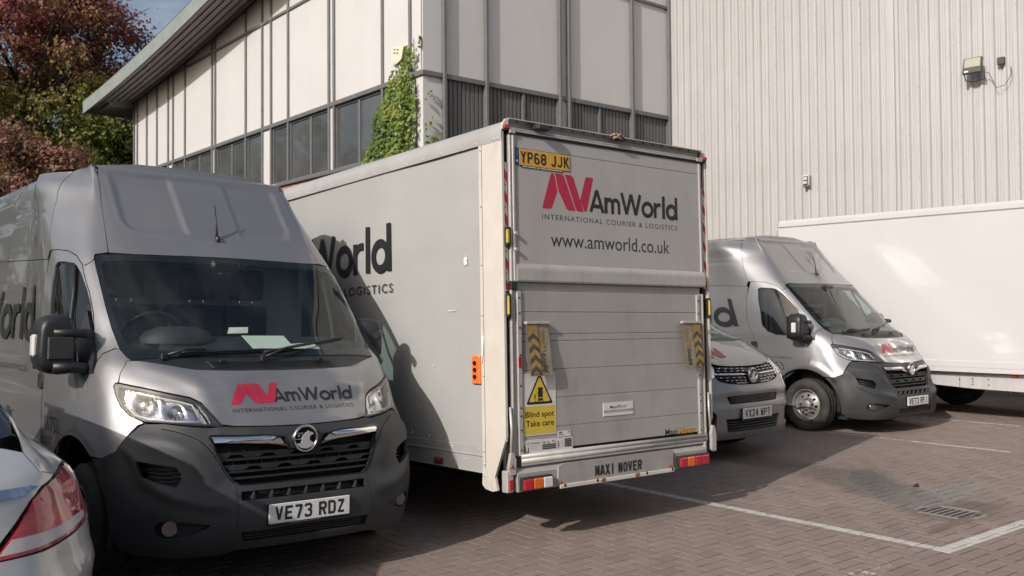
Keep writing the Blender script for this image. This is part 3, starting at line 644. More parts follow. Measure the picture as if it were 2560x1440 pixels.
    for sg in (-1, 1):
        o = [(2.05, .40), (5.9, .40), (5.9, 2.1), (2.0, 2.02), (1.80, 1.85), (1.95, 1.54), (2.0, 1.2)]; V.panel('load_liner', mir(o) if sg < 0 else o, M_['darkgap'], root, step=.3, off=-.03, rim=0)
        o = [(1.80, .36), (2.0, .36), (1.98, 1.26), (1.15, 1.26), (1.28, 1.2), (1.42, .95), (1.60, .88), (1.80, .7)]; V.panel('door_lining', mir(o) if sg < 0 else o, M_['dash'], root, step=.3, off=-.04, rim=0)
    # grille bars
    gr = bpy.data.objects.new('grille', None); COL.objects.link(gr); gr.parent = root
    def gw(z): return crom([.617, .64, .709, .85, .89], [.405, .432, .478, .53, .54], z)
    def ribbon(ztop, zbot, off, depth, s0, s1, n, wav=None):
        mb = MB(); Vv = []; Ff = []
        for i in range(n+1):
            s = s0+(s1-s0)*i/n; w = wav(s) if wav else 0
            for z, o in ((ztop, off), (zbot-w, off), (zbot-w, off-depth), (ztop, off-depth)): Vv.append(V.S(s, z)+V.N(s, z)*o)
        for i in range(n):
            for k in range(4): Ff.append((4*i+k, 4*i+(k+1) % 4, 4*i+4+(k+1) % 4, 4*i+4+k))
        mb.add(Vv, Ff); return mb
    def hexw(ph):
        def f(s):
            t = ((s+ph) % .19)/.19; return .017*min(1, max(0, (.34-abs(t-.5))/.09))
        return f
    for z, wv in ((.788, hexw(.03)), (.757, None), (.722, hexw(.12)), (.690, None), (.655, None)):
        w = gw(z)+.01; o = ribbon(z+.006, z-.006, -.012, .035, -w, w, 76, wv).put('grille_bar', bk, gr)
    mb = MB()
    for k in range(14):
        z = .63+.012*k+(.003 if k % 2 else 0); w = gw(z); mb.tube([V.S(s, z)-V.N(s, z)*.055 for s in np.linspace(-w, w, 14)], .0022, 3)
    for s in np.linspace(-.45, .45, 11): mb.tube([V.S(s*.85, .63)-V.N(s, .63)*.04, V.S(s, .80)-V.N(s, .8)*.04], .004, 4)
    mb.put('radiator_mesh', bk, gr)
    V.panel('grille_frame', [(0, .612), (.403, .613), (.441, .637), (.486, .707), (.541, .85), (.554, .884), (.537, .896), (.246, .887), (.19, .881), (.124, .872), (.09, .795), (0, .795)], M_['gloss_black'], gr, holes=[GRILLE+[(-a, z) for a, z in GRILLE[::-1] if a > 0]] if False else [[(a*.993, z) for a, z in GRILLE]+[(-a*.993, z) for a, z in GRILLE[::-1] if a > 0]], sym=True, step=.5, off=.007, rim=.01, dens=.02)
    for sg in (-1, 1):
        c = [(.538, .883), (.524, .889), (.246, .880), (.191, .873), (.16, .864), (.103, .811), (.15, .822), (.225, .838), (.526, .853)]
        V.panel('chrome_bar', mir(c) if sg < 0 else c, M_['chrome'], gr, step=.015, off=.002, rim=.02, disp=lambda x, z: .010*max(0, 1-((z-(.866))/.020)**2), dens=.015)
    mb = MB()
    for s in (-.33, -.22, -.11, 0, .11, .22, .33): 
        p = V.S(s, .535); mb.add([(p.x-.010, p.y+.005, .534), (p.x+.010, p.y+.005, .534), (p.x, p.y-.002, .575), (p.x, p.y+.03, .582), (p.x-.010, p.y+.04, .534), (p.x+.010, p.y+.04, .534)], [(0, 1, 2), (0, 2, 3, 4), (1, 5, 3, 2), (4, 3, 5)])
    mb.put('intake_fins', pl, root)
    mb = MB()
    for z in (.545, .556, .567): mb.tube([V.S(s, z)-V.N(s, z)*.03 for s in np.linspace(-.4, .4, 9)], .003, 4)
    for z in (.318, .333, .348): mb.tube([V.S(s, z)-V.N(s, z)*.012 for s in np.linspace(-.4, .4, 9)], .005, 4)
    mb.put('intake_slats', bk, root)
    # emblem: ring with a griffin and a pennant
    em = bpy.data.objects.new('badge', None); COL.objects.link(em); em.parent = root
    ec = (0, V.S(0, .852).y-.012, .852); em.location = ec
    mb = MB(); mb.lathe([(.0, .066), (-.010, .070), (-.013, .0745), (-.010, .079), (0, .082), (.012, .082)], 'y', 48); mb.put('badge_ring', M_['chrome'], em)
    mb = MB(); mb.lathe([(.001, .068), (.001, 0)], 'y', 32); mb.put('badge_back', M_['gloss_black'], em)
    def epx(q, y0, y1):
        pts = [((a-1032)/122*.070-.001, (266-b)/140*.070) for a, b in q]; m = MB(); m.prism(pts, 1, y0, y1); return m
    epx([(1064, 172), (1070, 188), (1090, 190), (1110, 198), (1120, 215), (1112, 226), (1098, 224), (1084, 236), (1076, 262), (1078, 288), (1104, 310), (1134, 326), (1122, 348), (1085, 372), (1040, 385), (985, 375), (948, 350), (926, 322), (955, 318), (985, 320), (992, 292), (990, 268), (1006, 240), (1020, 214), (1034, 196), (1056, 188)], -.010, .0).put('griffin', M_['badge'], em)
    mb = MB(); P = lambda a, b, k: ((a-1035)/122*.078, -.006-.0003*k, (262-b)/140*.078)
    for k, st in enumerate([[(932, 206), (1006, 202)], [(1004, 204), (998, 262)], [(998, 262), (925, 268)], [(952, 214), (962, 244)], [(980, 212), (962, 244)]]): stroke_mesh(mb, st, 6, P, k)
    mb.put('pennant', M_['badge'], em)
    # interior ----------------------------------------------------
    mb = MB(); mb.box(-.90, .90, 1.80, 1.84, .45, 1.99); mb.put('bulkhead', M_['cabgrey'], root)
    mb = MB(); mb.box(-.86, .86, 1.46, 1.80, 1.955, 1.975); mb.put('headlining', M_['cabgrey'], root)
    mb = MB(); mb.prism([(.60, 1.30), (.66, 1.330), (.84, 1.425), (1.00, 1.44), (1.08, 1.41), (1.12, 1.25), (1.12, .6), (.60, .6)], 0, -.60, .60); mb.prism([(.80, 1.25), (.86, 1.395), (1.00, 1.42), (1.08, 1.39), (1.12, 1.25), (1.12, .6), (.80, .6)], 0, -.83, -.602); mb.prism([(.80, 1.25), (.86, 1.395), (1.00, 1.42), (1.08, 1.39), (1.12, 1.25), (1.12, .6), (.80, .6)], 0, .602, .83)
    o = mb.put('dashboard', M_['dash'], root); b = o.modifiers.new('b', 'BEVEL'); b.width = .02; b.segments = 2
    mb = MB(); mb.lathe([(0, .0), (0, .10), (.10, .16), (.16, .185)], 'y', 24, (-.45, .86, 1.37)); 
    mb = MB(); Vv = []; Ff = []; n = 24
    for j, (r, hh) in enumerate(((.24, 0), (.235, .05), (.19, .11), (.10, .145), (0.001, .15))):
        for k in range(n): a = 2*math.pi*k/n; Vv.append((-.45+r*math.cos(a), .93+r*.75*math.sin(a), 1.40+hh*.72))
    for j in range(4):
        for k in range(n): Ff.append((j*n+k, j*n+(k+1) % n, (j+1)*n+(k+1) % n, (j+1)*n+k))
    mb.add(Vv, Ff, True); mb.put('instrument_hood', M_['dash'], root)
    sw = bpy.data.objects.new('steering_wheel', None); COL.objects.link(sw); sw.parent = root; sw.location = (-.54, 1.17, 1.43); sw.rotation_euler = (R(-58), 0, 0)
    mb = MB(); mb.tube([(.19*math.cos(a), .19*math.sin(a), 0) for a in np.linspace(0, 2*math.pi, 33)], .016, 8, cap=False); mb.put('wheel_rim', bk, sw)
    mb = MB(); mb.box(-.07, .07, -.06, .06, -.02, .025, .02)
    for a in (0, math.pi, -math.pi/2): mb.tube([(0, 0, 0), (.18*math.cos(a), .18*math.sin(a), 0)], .014, 6)
    mb.put('wheel_hub', bk, sw)
    for cx_, ww in ((-.56, .245), (-.05, .205), (.33, .165)):
        st = bpy.data.objects.new('seat', None); COL.objects.link(st); st.parent = root
        for nm, bx in (('seat_back', (cx_-ww, cx_+ww, 1.62, 1.76, 1.0, 1.66)), ('headrest', (cx_-.125, cx_+.125, 1.60, 1.70, 1.70, 1.93)), ('seat_base', (cx_-ww, cx_+ww, 1.20, 1.66, .88, 1.02))):
            mb = MB(); mb.box(*bx, b=.02); o = mb.put(nm, M_['seat'], st); b = o.modifiers.new('b', 'BEVEL'); b.width = .05; b.segments = 4; b.limit_method = 'ANGLE'; b.angle_limit = R(20)
            for p in o.data.polygons: p.use_smooth = True
        mb = MB()
        for d in (-.05, .05): mb.tube([(cx_+d, 1.66, 1.62), (cx_+d, 1.65, 1.74)], .007, 6)
        mb.put('headrest_posts', M_['chrome'], st)
    mb = MB(); mb.box(-.12, .09, 1.20, 1.30, 1.895, 1.965, .02); mb.box(-.06, .05, 1.22, 1.28, 1.855, 1.895, .015); mb.put('mirror_camera_pod', bk, root)
    mb = MB(); mb.box(-.84, .84, .7, 1.8, .50, .54); mb.put('cab_floor', M_['dash'], root)
    for sg in (-1, 1):
        mb = MB(); mb.box(*sorted((sg*.86, sg*.90)), 1.62, 1.80, .5, 1.98, .02); mb.put('door_pillar', M_['dash'], root)
    # underside
    mb = MB(); mb.box(-.80, .80, .35, 5.8, .28, .50, .03); mb.box(-.95, .95, 1.5, 4.45, .34, .52); mb.put('underbody', M_['darkgap'], root)
    mb = MB(); mb.box(-.95, .95, 5.90, 5.93, .4, 2.62); mb.put('rear_doors', sv, root)
    return root
def van_decals(root):
    P = V.P(.0065+.002); L = []
    Ph = lambda q, z, k: tuple(V.S(q, z)+V.N(q, z)*(.0062+hood_disp(q, z)+.0004*k))
    L.append(bars(-.386, -.062, 1.053, 1.167, Ph).put('logo_bars', M_['redink'], root))
    L.append(wordmark('AmWorld', -.118, .428, 1.056, .078, Ph).put('wordmark', M_['ink'], root))
    L.append(font_mesh('INTERNATIONAL COURIER & LOGISTICS', -.386, .412, 1.008, 1.029, Ph, off=.0, space=1.25).put('strapline', M_['ink2'], root))
    for sg in (-1, 1):
        # text runs front-to-rear on the left of the picture: reading left to right
        def Ps(q, z, k):
            s = -(4.4-q) if sg < 0 else (3.05+q)
            return tuple(V.S(s, z)+V.N(s, z)*(.014+.0004*k))
        wordmark('AmWorld', -.30, 2.33, 1.40, .36, Ps).put('wordmark', M_['ink'], root)
        bars(-1.2, -.35, 1.40, 1.83, Ps).put('logo_bars', M_['redink'], root)
        font_mesh('INTERNATIONAL COURIER & LOGISTICS', -1.2, 2.075, 1.178, 1.215, Ps, space=1.25).put('strapline', M_['ink2'], root)
        def Pt(q, z, k):
            s = -(4.4-q) if sg < 0 else (3.05+q)
            return tuple(V.S(s, z)+V.N(s, z)*(.026+.0004*k))
        font_mesh('www.amworld.co.uk', -.6, 1.855, .835, .91, Pt, off=.008).put('web_address', M_['ink2'], root)
        def Pd(q, z, k):
            s = -(4.4-q) if sg < 0 else (3.05+q)
            return tuple(V.S(s, z)+V.N(s, z)*(.0045+.0004*k))
        a, b = (2.44, 2.77) if sg < 0 else (-1.39, -1.07)
        font_mesh('Telephone Heathrow', a, b, .968, 1.010, Pd).put('phone_caption', M_['ink2'], root)
        font_mesh('01753', a-.01, b-.12, .832, .928, Pd, off=-.004).put('phone_number', M_['ink2'], root)
        font_mesh('685509', a-.05, b-.13, .698, .800, Pd, off=-.004).put('phone_number', M_['ink2'], root)
def van_plate(root, txt):
    y = V.S(.26, .45).y-.022
    pl = bpy.data.objects.new('number_plate', None); COL.objects.link(pl); pl.parent = root; pl.location = (0, y, .4465)
    mb = MB(); mb.box(-.26, .26, -.004, .006, -.0555, .0555, .003); mb.put('plate_board', M_['white'], pl)
    mb = MB(); mb.box(-.262, .262, .0062, .02, -.068, .0565, .002); mb.put('plate_holder', M_['gloss_black'], pl)
    plate_text(txt, .079, flatP(-.0046)).put('plate_letters', M_['ink'], pl)
    font_mesh('www.alistongroup.co.uk', -.13, .07, -.0655, -.0585, flatP(.0058), off=.01).put('dealer_line', M_['white'], pl)
    return pl
# ------------------------------------------------------------------ block paved yard
GY = R(-.643)   # the paving and the bays are turned a touch from the buildings
gc, gs = math.cos(GY), math.sin(GY)
def w2g(x, y): return (x*gc+y*gs, -x*gs+y*gc)
def g2w(u, v): return (u*gc-v*gs, u*gs+v*gc)
def brick_mat(name, obj_random):
    m, n, l, p = nodes(name)
    geo = n.new('ShaderNodeNewGeometry')
    if obj_random: oi = n.new('ShaderNodeObjectInfo'); rnd = oi.outputs['Random']
    else: at = n.new('ShaderNodeAttribute'); at.attribute_name = 'tone'; rnd = at.outputs['Fac']
    cr = n.new('ShaderNodeValToRGB'); e = cr.color_ramp.elements; e[0].color = (.215, .165, .145, 1); e[1].position = 1; e[1].color = (.265, .215, .190, 1)
    k = cr.color_ramp.elements.new(.35); k.color = (.250, .190, .165, 1); k = cr.color_ramp.elements.new(.7); k.color = (.235, .192, .170, 1)
    l.new(rnd, cr.inputs[0])
    def mixc(fac, a, b, mode='MIX'):
        x = n.new('ShaderNodeMix'); x.data_type = 'RGBA'; x.blend_type = mode
        for s_, v in (('Factor', fac), ('A', a), ('B', b)):
            if hasattr(v, 'links') or hasattr(v, 'is_linked'): l.new(v, x.inputs[s_])
            elif isinstance(v, tuple): x.inputs[s_].default_value = v
            else: x.inputs[s_].default_value = v
        return x.outputs['Result']
    def noise_(sc, det=5, ro=.6, src=None):
        t = n.new('ShaderNodeTexNoise'); t.inputs['Scale'].default_value = sc; t.inputs['Detail'].default_value = det; t.inputs['Roughness'].default_value = ro; l.new(src or geo.outputs['Position'], t.inputs['Vector']); return t.outputs['Fac']
    def ramp(v, a, b, hi=1.0):
        t = n.new('ShaderNodeMapRange'); t.inputs['From Min'].default_value = a; t.inputs['From Max'].default_value = b; t.inputs['To Max'].default_value = hi; l.new(v, t.inputs[0]); return t.outputs[0]
    def mth(op, a, b=None):
        t = n.new('ShaderNodeMath'); t.operation = op
        for i, v in enumerate((a, b)):
            if v is None: continue
            if isinstance(v, (int, float)): t.inputs[i].default_value = v
            else: l.new(v, t.inputs[i])
        return t.outputs[0]
    col = mixc(ramp(noise_(420, 3), .35, .75, .55), cr.outputs[0], (.20, .16, .135, 1))
    col = mixc(ramp(noise_(160, 3), .60, .72, .6), col, (.075, .062, .055, 1))
    col = mixc(ramp(noise_(.55, 6, .65), .42, .72, .38), col, (.15, .125, .112, 1))
    col = mixc(ramp(noise_(2.6, 6, .7), .52, .75, .30), col, (.10, .088, .078, 1))
    sep = n.new('ShaderNodeSeparateXYZ'); l.new(geo.outputs['Position'], sep.inputs[0])
    X, Y = sep.outputs[0], sep.outputs[1]
    U = mth('ADD', mth('MULTIPLY', X, gc), mth('MULTIPLY', Y, gs)); W_ = mth('ADD', mth('MULTIPLY', X, -gs), mth('MULTIPLY', Y, gc))
    def band(v, c, h): return mth('LESS_THAN', mth('ABSOLUTE', mth('SUBTRACT', v, c)), h)
    def rng_(v, a, b): return mth('MULTIPLY', mth('GREATER_THAN', v, a), mth('LESS_THAN', v, b))
    # damp run and puddle stain round the drain, oil marks
    def blob(cx, cy, rx, ry, ang, sh=.5):
        ca, sa = math.cos(ang), math.sin(ang); dx = mth('SUBTRACT', X, cx); dy = mth('SUBTRACT', Y, cy)
        a = mth('DIVIDE', mth('ADD', mth('MULTIPLY', dx, ca), mth('MULTIPLY', dy, sa)), rx); b = mth('DIVIDE', mth('ADD', mth('MULTIPLY', dx, -sa), mth('MULTIPLY', dy, ca)), ry)
        d = mth('ADD', mth('MULTIPLY', a, a), mth('MULTIPLY', b, b)); d = mth('ADD', d, mth('MULTIPLY', mth('SUBTRACT', nzs, .5), 2.2)); return ramp(d, 1.15, .35)
    nzs = noise_(2.2, 5, .65)
    wet = mth('MAXIMUM', blob(7.95, 3.85, .85, .22, .15), blob(8.0, 4.5, 1.0, .28, .7)); damp = mth('MAXIMUM', blob(7.9, 4.6, 1.5, .38, 1.1), blob(7.4, 3.5, .55, .35, 0))
    damp = mth('MAXIMUM', damp, blob(8.3, 6.3, 1.2, .35, 1.4)); damp = mth('MAXIMUM', damp, blob(6.75, 3.28, .35, .06, .1))
    col = mixc(mth('MULTIPLY', damp, .62), col, (.095, .078, .066, 1)); col = mixc(mth('MULTIPLY', wet, .6), col, (.10, .095, .09, 1))
    # worn white paint on the bay lines
    pn = noise_(17, 7, .72); pn2 = noise_(1.1, 3, .5)
    def paint(c, h, y0, y1, wear, v=U, w=W_): return mth('MULTIPLY', mth('MULTIPLY', band(v, c, h), rng_(w, y0, y1)), mth('LESS_THAN', mth('ADD', mth('MULTIPLY', pn, .8), mth('MULTIPLY', pn2, .25)), wear))
    ps = [paint(LINE_U[0], .046, CROSS_V-.05, 14, .59), paint(LINE_U[1], .040, 4.6, 14, .57), paint(LINE_U[2], .038, 5.0, 14, .54), paint(LINE_U[3], .045, 7.8, 14, .58), paint(CROSS_V, .056, LINE_U[0]-.05, 12, .60, W_, U), paint(CROSS_V+.06, .06, 4.6, LINE_U[0]-.6, .47, W_, U)]
    t = ps[0]
    for q in ps[1:]: t = mth('MAXIMUM', t, q)
    col = mixc(mth('MULTIPLY', t, .88), col, (.50, .485, .455, 1))
    l.new(col, p.inputs['Base Color'])
    ro = n.new('ShaderNodeMix'); ro.data_type = 'FLOAT'; ro.inputs['A'].default_value = .86; ro.inputs['B'].default_value = .16; l.new(wet, ro.inputs['Factor']); l.new(ro.outputs['Result'], p.inputs['Roughness'])
    p.inputs['Specular IOR Level'].default_value = .35
    bp = n.new('ShaderNodeBump'); bp.inputs['Strength'].default_value = .5; bp.inputs['Distance'].default_value = .003; l.new(noise_(260, 4, .7), bp.inputs['Height']); l.new(bp.outputs[0], p.inputs['Normal'])
    return m
BW, BL = .1008, .2016
def snap(v): return (math.floor(v/BW)+.5)*BW
LINE_U = [snap(w2g(6.20, 4.6)[0]), snap(w2g(10.76, 6)[0]), snap(w2g(13.24, 6)[0]), snap(w2g(8.47, 8)[0])]; CROSS_V = w2g(6.6, 2.965)[1]
sand = mat("joint_sand", (.012, .010, .009), .95, noise_s=30, noise_a=.3, bump=.3, bump_s=80)
yard = MB().add([(-60, -40, -.0042), (60, -40, -.0042), (60, 90, -.0042), (-60, 90, -.0042)], [(0, 1, 2, 3)]).put('paved_yard', sand, kind='structure')
yard['label'] = 'reddish brown herringbone block paving of the yard'
bm1, bm2 = brick_mat('paving_block', True), brick_mat('paving_blocks', False)
def herring(i0, i1, j0, j1):
    """horizontal block covers (i,j),(i+1,j) when (i-j)%4==0; vertical covers (i,j),(i,j+1) when (i-j)%4==3 with (i,j+1) -> 2"""
    for i in range(i0, i1):
        for j in range(j0, j1):
            k = (i-j) % 4
            if k == 0: yield ((i+1)*BW, (j+.5)*BW, 0)
            elif k == 3: yield ((i+.5)*BW, (j+1)*BW, 1) if True else None
tiles = {}
Cc = Vector((0, 0, 1.605))
def in_view(x, y):
    d = Vector((x, y, 0))-Cc; zc = d.dot(fw)
    if zc < .5: return None
    u = d.dot(rt2)/zc*2330.68; v = d.dot(up2)/zc*2330.68
    return (u, v, zc)
vis = []; rest = []
GR = [(7.13, 7.59, 3.24, 3.70)]   # the drain takes this patch
gx0, gx1, gy0, gy1 = GR[0]
ga, gb = w2g(7.36, 3.465)
DR = (snap(ga)-2.5*BW, snap(ga)+1.5*BW, snap(gb)-2.5*BW, snap(gb)+2.5*BW)
for u, v, o in herring(0, 215, 12, 150):
    if DR[0] < u < DR[1] and DR[2] < v < DR[3]: continue
    x, y = g2w(u, v); q = in_view(x, y)
    if q is None: 
        if x < 9: rest.append((u, v, o))
        continue
    hidden = (2.6 < x < 3.9 and y > 5.6) or (4.1 < x < 5.9 and y > 6.5) or x < 1.2 or (x < 3.5 and y > 5.6)
    if abs(q[0]) < 1290 and -730 < q[1] < 730 and not hidden and q[1] < 0: vis.append((q[2], u, v, o))
    elif abs(q[0]) < 2200: rest.append((u, v, o))
vis.sort()
def brick_mesh():
    mb = MB(); a, b, c, t = BL/2-.0042, BW/2-.0042, .001, .0008
    lo = [(-a, -b, -.055), (a, -b, -.055), (a, b, -.055), (-a, b, -.055)]; m1 = [(x, y, -t) for x, y, _ in lo]; tp = [(x-math.copysign(c, x), y-math.copysign(c, y), 0) for x, y, _ in lo]
    mb.add(lo+m1+tp, [(i, (i+1) % 4, 4+(i+1) % 4, 4+i) for i in range(4)]+[(4+i, 4+(i+1) % 4, 8+(i+1) % 4, 8+i) for i in range(4)]+[(8, 9, 10, 11)]); return mb
bme = brick_mesh().mesh('brick'); bme.materials.append(bm1)
def brick_xf(u, v, o):
    x, y = g2w(u, v); r_ = random.Random(int(u*1000)*7919+int(v*1000))
    return x, y, r_.uniform(-.0012, .0008), GY+(math.pi/2 if o else 0)+r_.gauss(0, .006), r_.gauss(0, .003), r_.gauss(0, .003), r_.random()
for q, u, v, o in vis[:300]:
    x, y, z, rz, rx, ry, t = brick_xf(u, v, o); b_ = bpy.data.objects.new('brick', bme); COL.objects.link(b_); b_.parent = yard; b_.location = (x, y, z); b_.rotation_euler = (rx, ry, rz)
rest += [(u, v, o) for q, u, v, o in vis[300:]]
bv = np.array([v.co[:] for v in bme.vertices]); bf = [tuple(p.vertices) for p in bme.polygons if p.index != -1]
bf = [f for f in bf]
N = len(rest); VV = np.empty((N*len(bv), 3)); tone = np.empty(N*len(bv)); FF = []
for i, (u, v, o) in enumerate(rest):
    x, y, z, rz, rx, ry, t = brick_xf(u, v, o); c_, s_ = math.cos(rz), math.sin(rz)
    P_ = bv.copy(); X_ = P_[:, 0]*c_-P_[:, 1]*s_; Y_ = P_[:, 0]*s_+P_[:, 1]*c_; Z_ = P_[:, 2]+z-ry*P_[:, 0]+rx*P_[:, 1]
    VV[i*12:(i+1)*12] = np.stack([X_+x, Y_+y, Z_], 1); tone[i*12:(i+1)*12] = t; FF += [tuple(k+i*12 for k in f) for f in bf]
me = bpy.data.meshes.new('paving_blocks'); me.from_pydata(VV.tolist(), [], FF); at = me.attributes.new('tone', 'FLOAT', 'POINT'); at.data.foreach_set('value', tone); me.update()
obj('paving_blocks', me, yard, bm2, kind='stuff')
# drain grate
M_['iron'] = mat('cast_iron', (.27, .235, .205), .7, .15, noise_s=30, noise_a=.3, bump=.3, bump_s=120)
dx, dy = g2w((DR[0]+DR[1])/2, (DR[2]+DR[3])/2)
dg = thing('drain_grate', 'cast iron drain grate with a row of slots set in the paving', 'drain', (dx, dy, 0), Matrix.Rotation(GY, 3, 'Z'))
w, h = (DR[1]-DR[0])/2-.004, (DR[3]-DR[2])/2-.004
mb = MB(); mb.box(-w, w, -h, -h+.035, -.05, -.001, .003); mb.box(-w, w, h-.035, h, -.05, -.001, .003); mb.box(-w, -w+.05, -h+.035, h-.035, -.05, -.001); mb.box(w-.05, w, -h+.035, h-.035, -.05, -.001); mb.put('grate_frame', M_['iron'], dg)
nb = 8; st = (2*h-.07)/nb
for k in range(1, nb): 
    mb = MB(); x = -h+.035+st*k; mb.box(-w+.05, w-.05, x-.012, x+.012, -.04, -.003, .004); mb.put('grate_bar', M_['iron'], dg)
MB().box(-w+.04, w-.04, -h+.03, h-.03, -.0040, -.0036).put('pit_shade_sheet', M_['darkgap'], dg)  # flat near-black sheet just under the bars; pit shade put into colour
# fallen leaf
mb = MB(); mb.add([(0, 0, .002), (.05, .02, .012), (.10, .0, .004), (.05, -.03, .006), (.13, .015, .02)], [(0, 1, 3), (1, 2, 3), (1, 4, 2)]); o = mb.put('fallen_leaf', M_['seat']); lx = g2w(*w2g(8.05, 4.18)); o.location = (lx[0], lx[1], .002); tag(o, 'curled brown leaf lying on the damp paving behind the drain', 'leaf')
# ------------------------------------------------------------------ low-floor box lorry with tail lift (local frame: rear face y=0, left side x=0)
M_['alu'] = mat('mill_aluminium', (.40, .38, .36), .42, .25, noise_s=3, noise_a=.08, dirt=((.24, .21, .18), 3, .5, .35, (1, 1, .25)), bump=.06, bump_s=300, rough_v=.08)
M_['alu2'] = mat('worn_rail_aluminium', (.50, .48, .455), .38, .35, noise_s=5, noise_a=.10, dirt=((.22, .19, .16), 6, .52, .4, (1, 1, .2)), rough_v=.08)
M_['grp'] = mat('grey_side_panel', (.375, .38, .372), .22, .0, coat=.35, coat_r=.06, noise_s=1.2, noise_a=.05, dirt=((.32, .30, .27), 1.4, .5, .30, (1, .12, 1.2)), bump=.0)
M_['cove'] = mat('roof_cove_aluminium', (.40, .395, .385), .42, .12, noise_s=3, noise_a=.06, dirt=((.28, .26, .24), 4, .5, .3), rough_v=.06)
M_['post'] = mat('cream_post_paint', (.58, .54, .49), .42, .05, noise_s=4, noise_a=.06, dirt=((.30, .25, .20), 7, .56, .5, (1, 1, .3)), rough_v=.06)
M_['rearpanel'] = mat('rear_door_grey', (.40, .382, .368), .38, noise_s=2, noise_a=.05, dirt=((.27, .24, .21), 2.2, .52, .30, (1, 1, .5)), rough_v=.06)
M_['bumpgrey'] = mat('grey_steel_paint', (.30, .29, .275), .5, noise_s=5, noise_a=.12, dirt=((.13, .10, .075), 9, .55, .55))
M_['channel'] = mat('black_channel', (.02, .022, .022), .5, noise_s=20, noise_a=.3)
M_['tapered'] = mat('red_tape', (.45, .02, .04), .3); M_['tapewh'] = mat('white_tape', (.62, .56, .55), .3)
M_['latch'] = mat('yellow_latch', (.55, .38, .03), .4, noise_s=20, noise_a=.15)
M_['signy'] = mat('yellow_sign', (.60, .44, .05), .4, noise_s=8, noise_a=.05, dirt=((.30, .22, .08), 9, .58, .4)); M_['signw'] = mat('sign_white', (.60, .585, .57), .4, noise_s=8, noise_a=.05, dirt=((.35, .33, .30), 9, .58, .4))
M_['flag'] = mat('dirty_plastic_flag', (.27, .225, .165), .35, noise_s=9, noise_a=.28, dirt=((.10, .085, .07), 7, .5, .6))
M_['flagy'] = mat('faded_amber', (.30, .20, .055), .6, noise_s=30, noise_a=.25); M_['flagk'] = mat('faded_black', (.065, .06, .05), .6, noise_s=30, noise_a=.3)
M_['strap'] = mat('tan_strap', (.28, .20, .13), .9, noise_s=60, noise_a=.3)
M_['moverY'] = mat('orange_yellow_print', (.78, .40, .02), .4)
M_['orange_ctl'] = mat('orange_box', (.72, .16, .03), .45, noise_s=30, noise_a=.08)
def rivets(mb, pts, nrm, r=.009):
    for p in pts:
        p = Vector(p); n = Vector(nrm); u = n.orthogonal().normalized(); w = n.cross(u); k = len(mb.v)
        V_ = [p+r*(math.cos(a)*u+math.sin(a)*w) for a in np.linspace(0, 2*math.pi, 8, endpoint=False)]+[p+n*r*.45+r*.6*(math.cos(a)*u+math.sin(a)*w) for a in np.linspace(0, 2*math.pi, 8, endpoint=False)]+[p+n*r*.6]
        mb.add(V_, [(i, (i+1) % 8, 8+(i+1) % 8, 8+i) for i in range(8)]+[(8+i, 8+(i+1) % 8, 16) for i in range(8)], True)
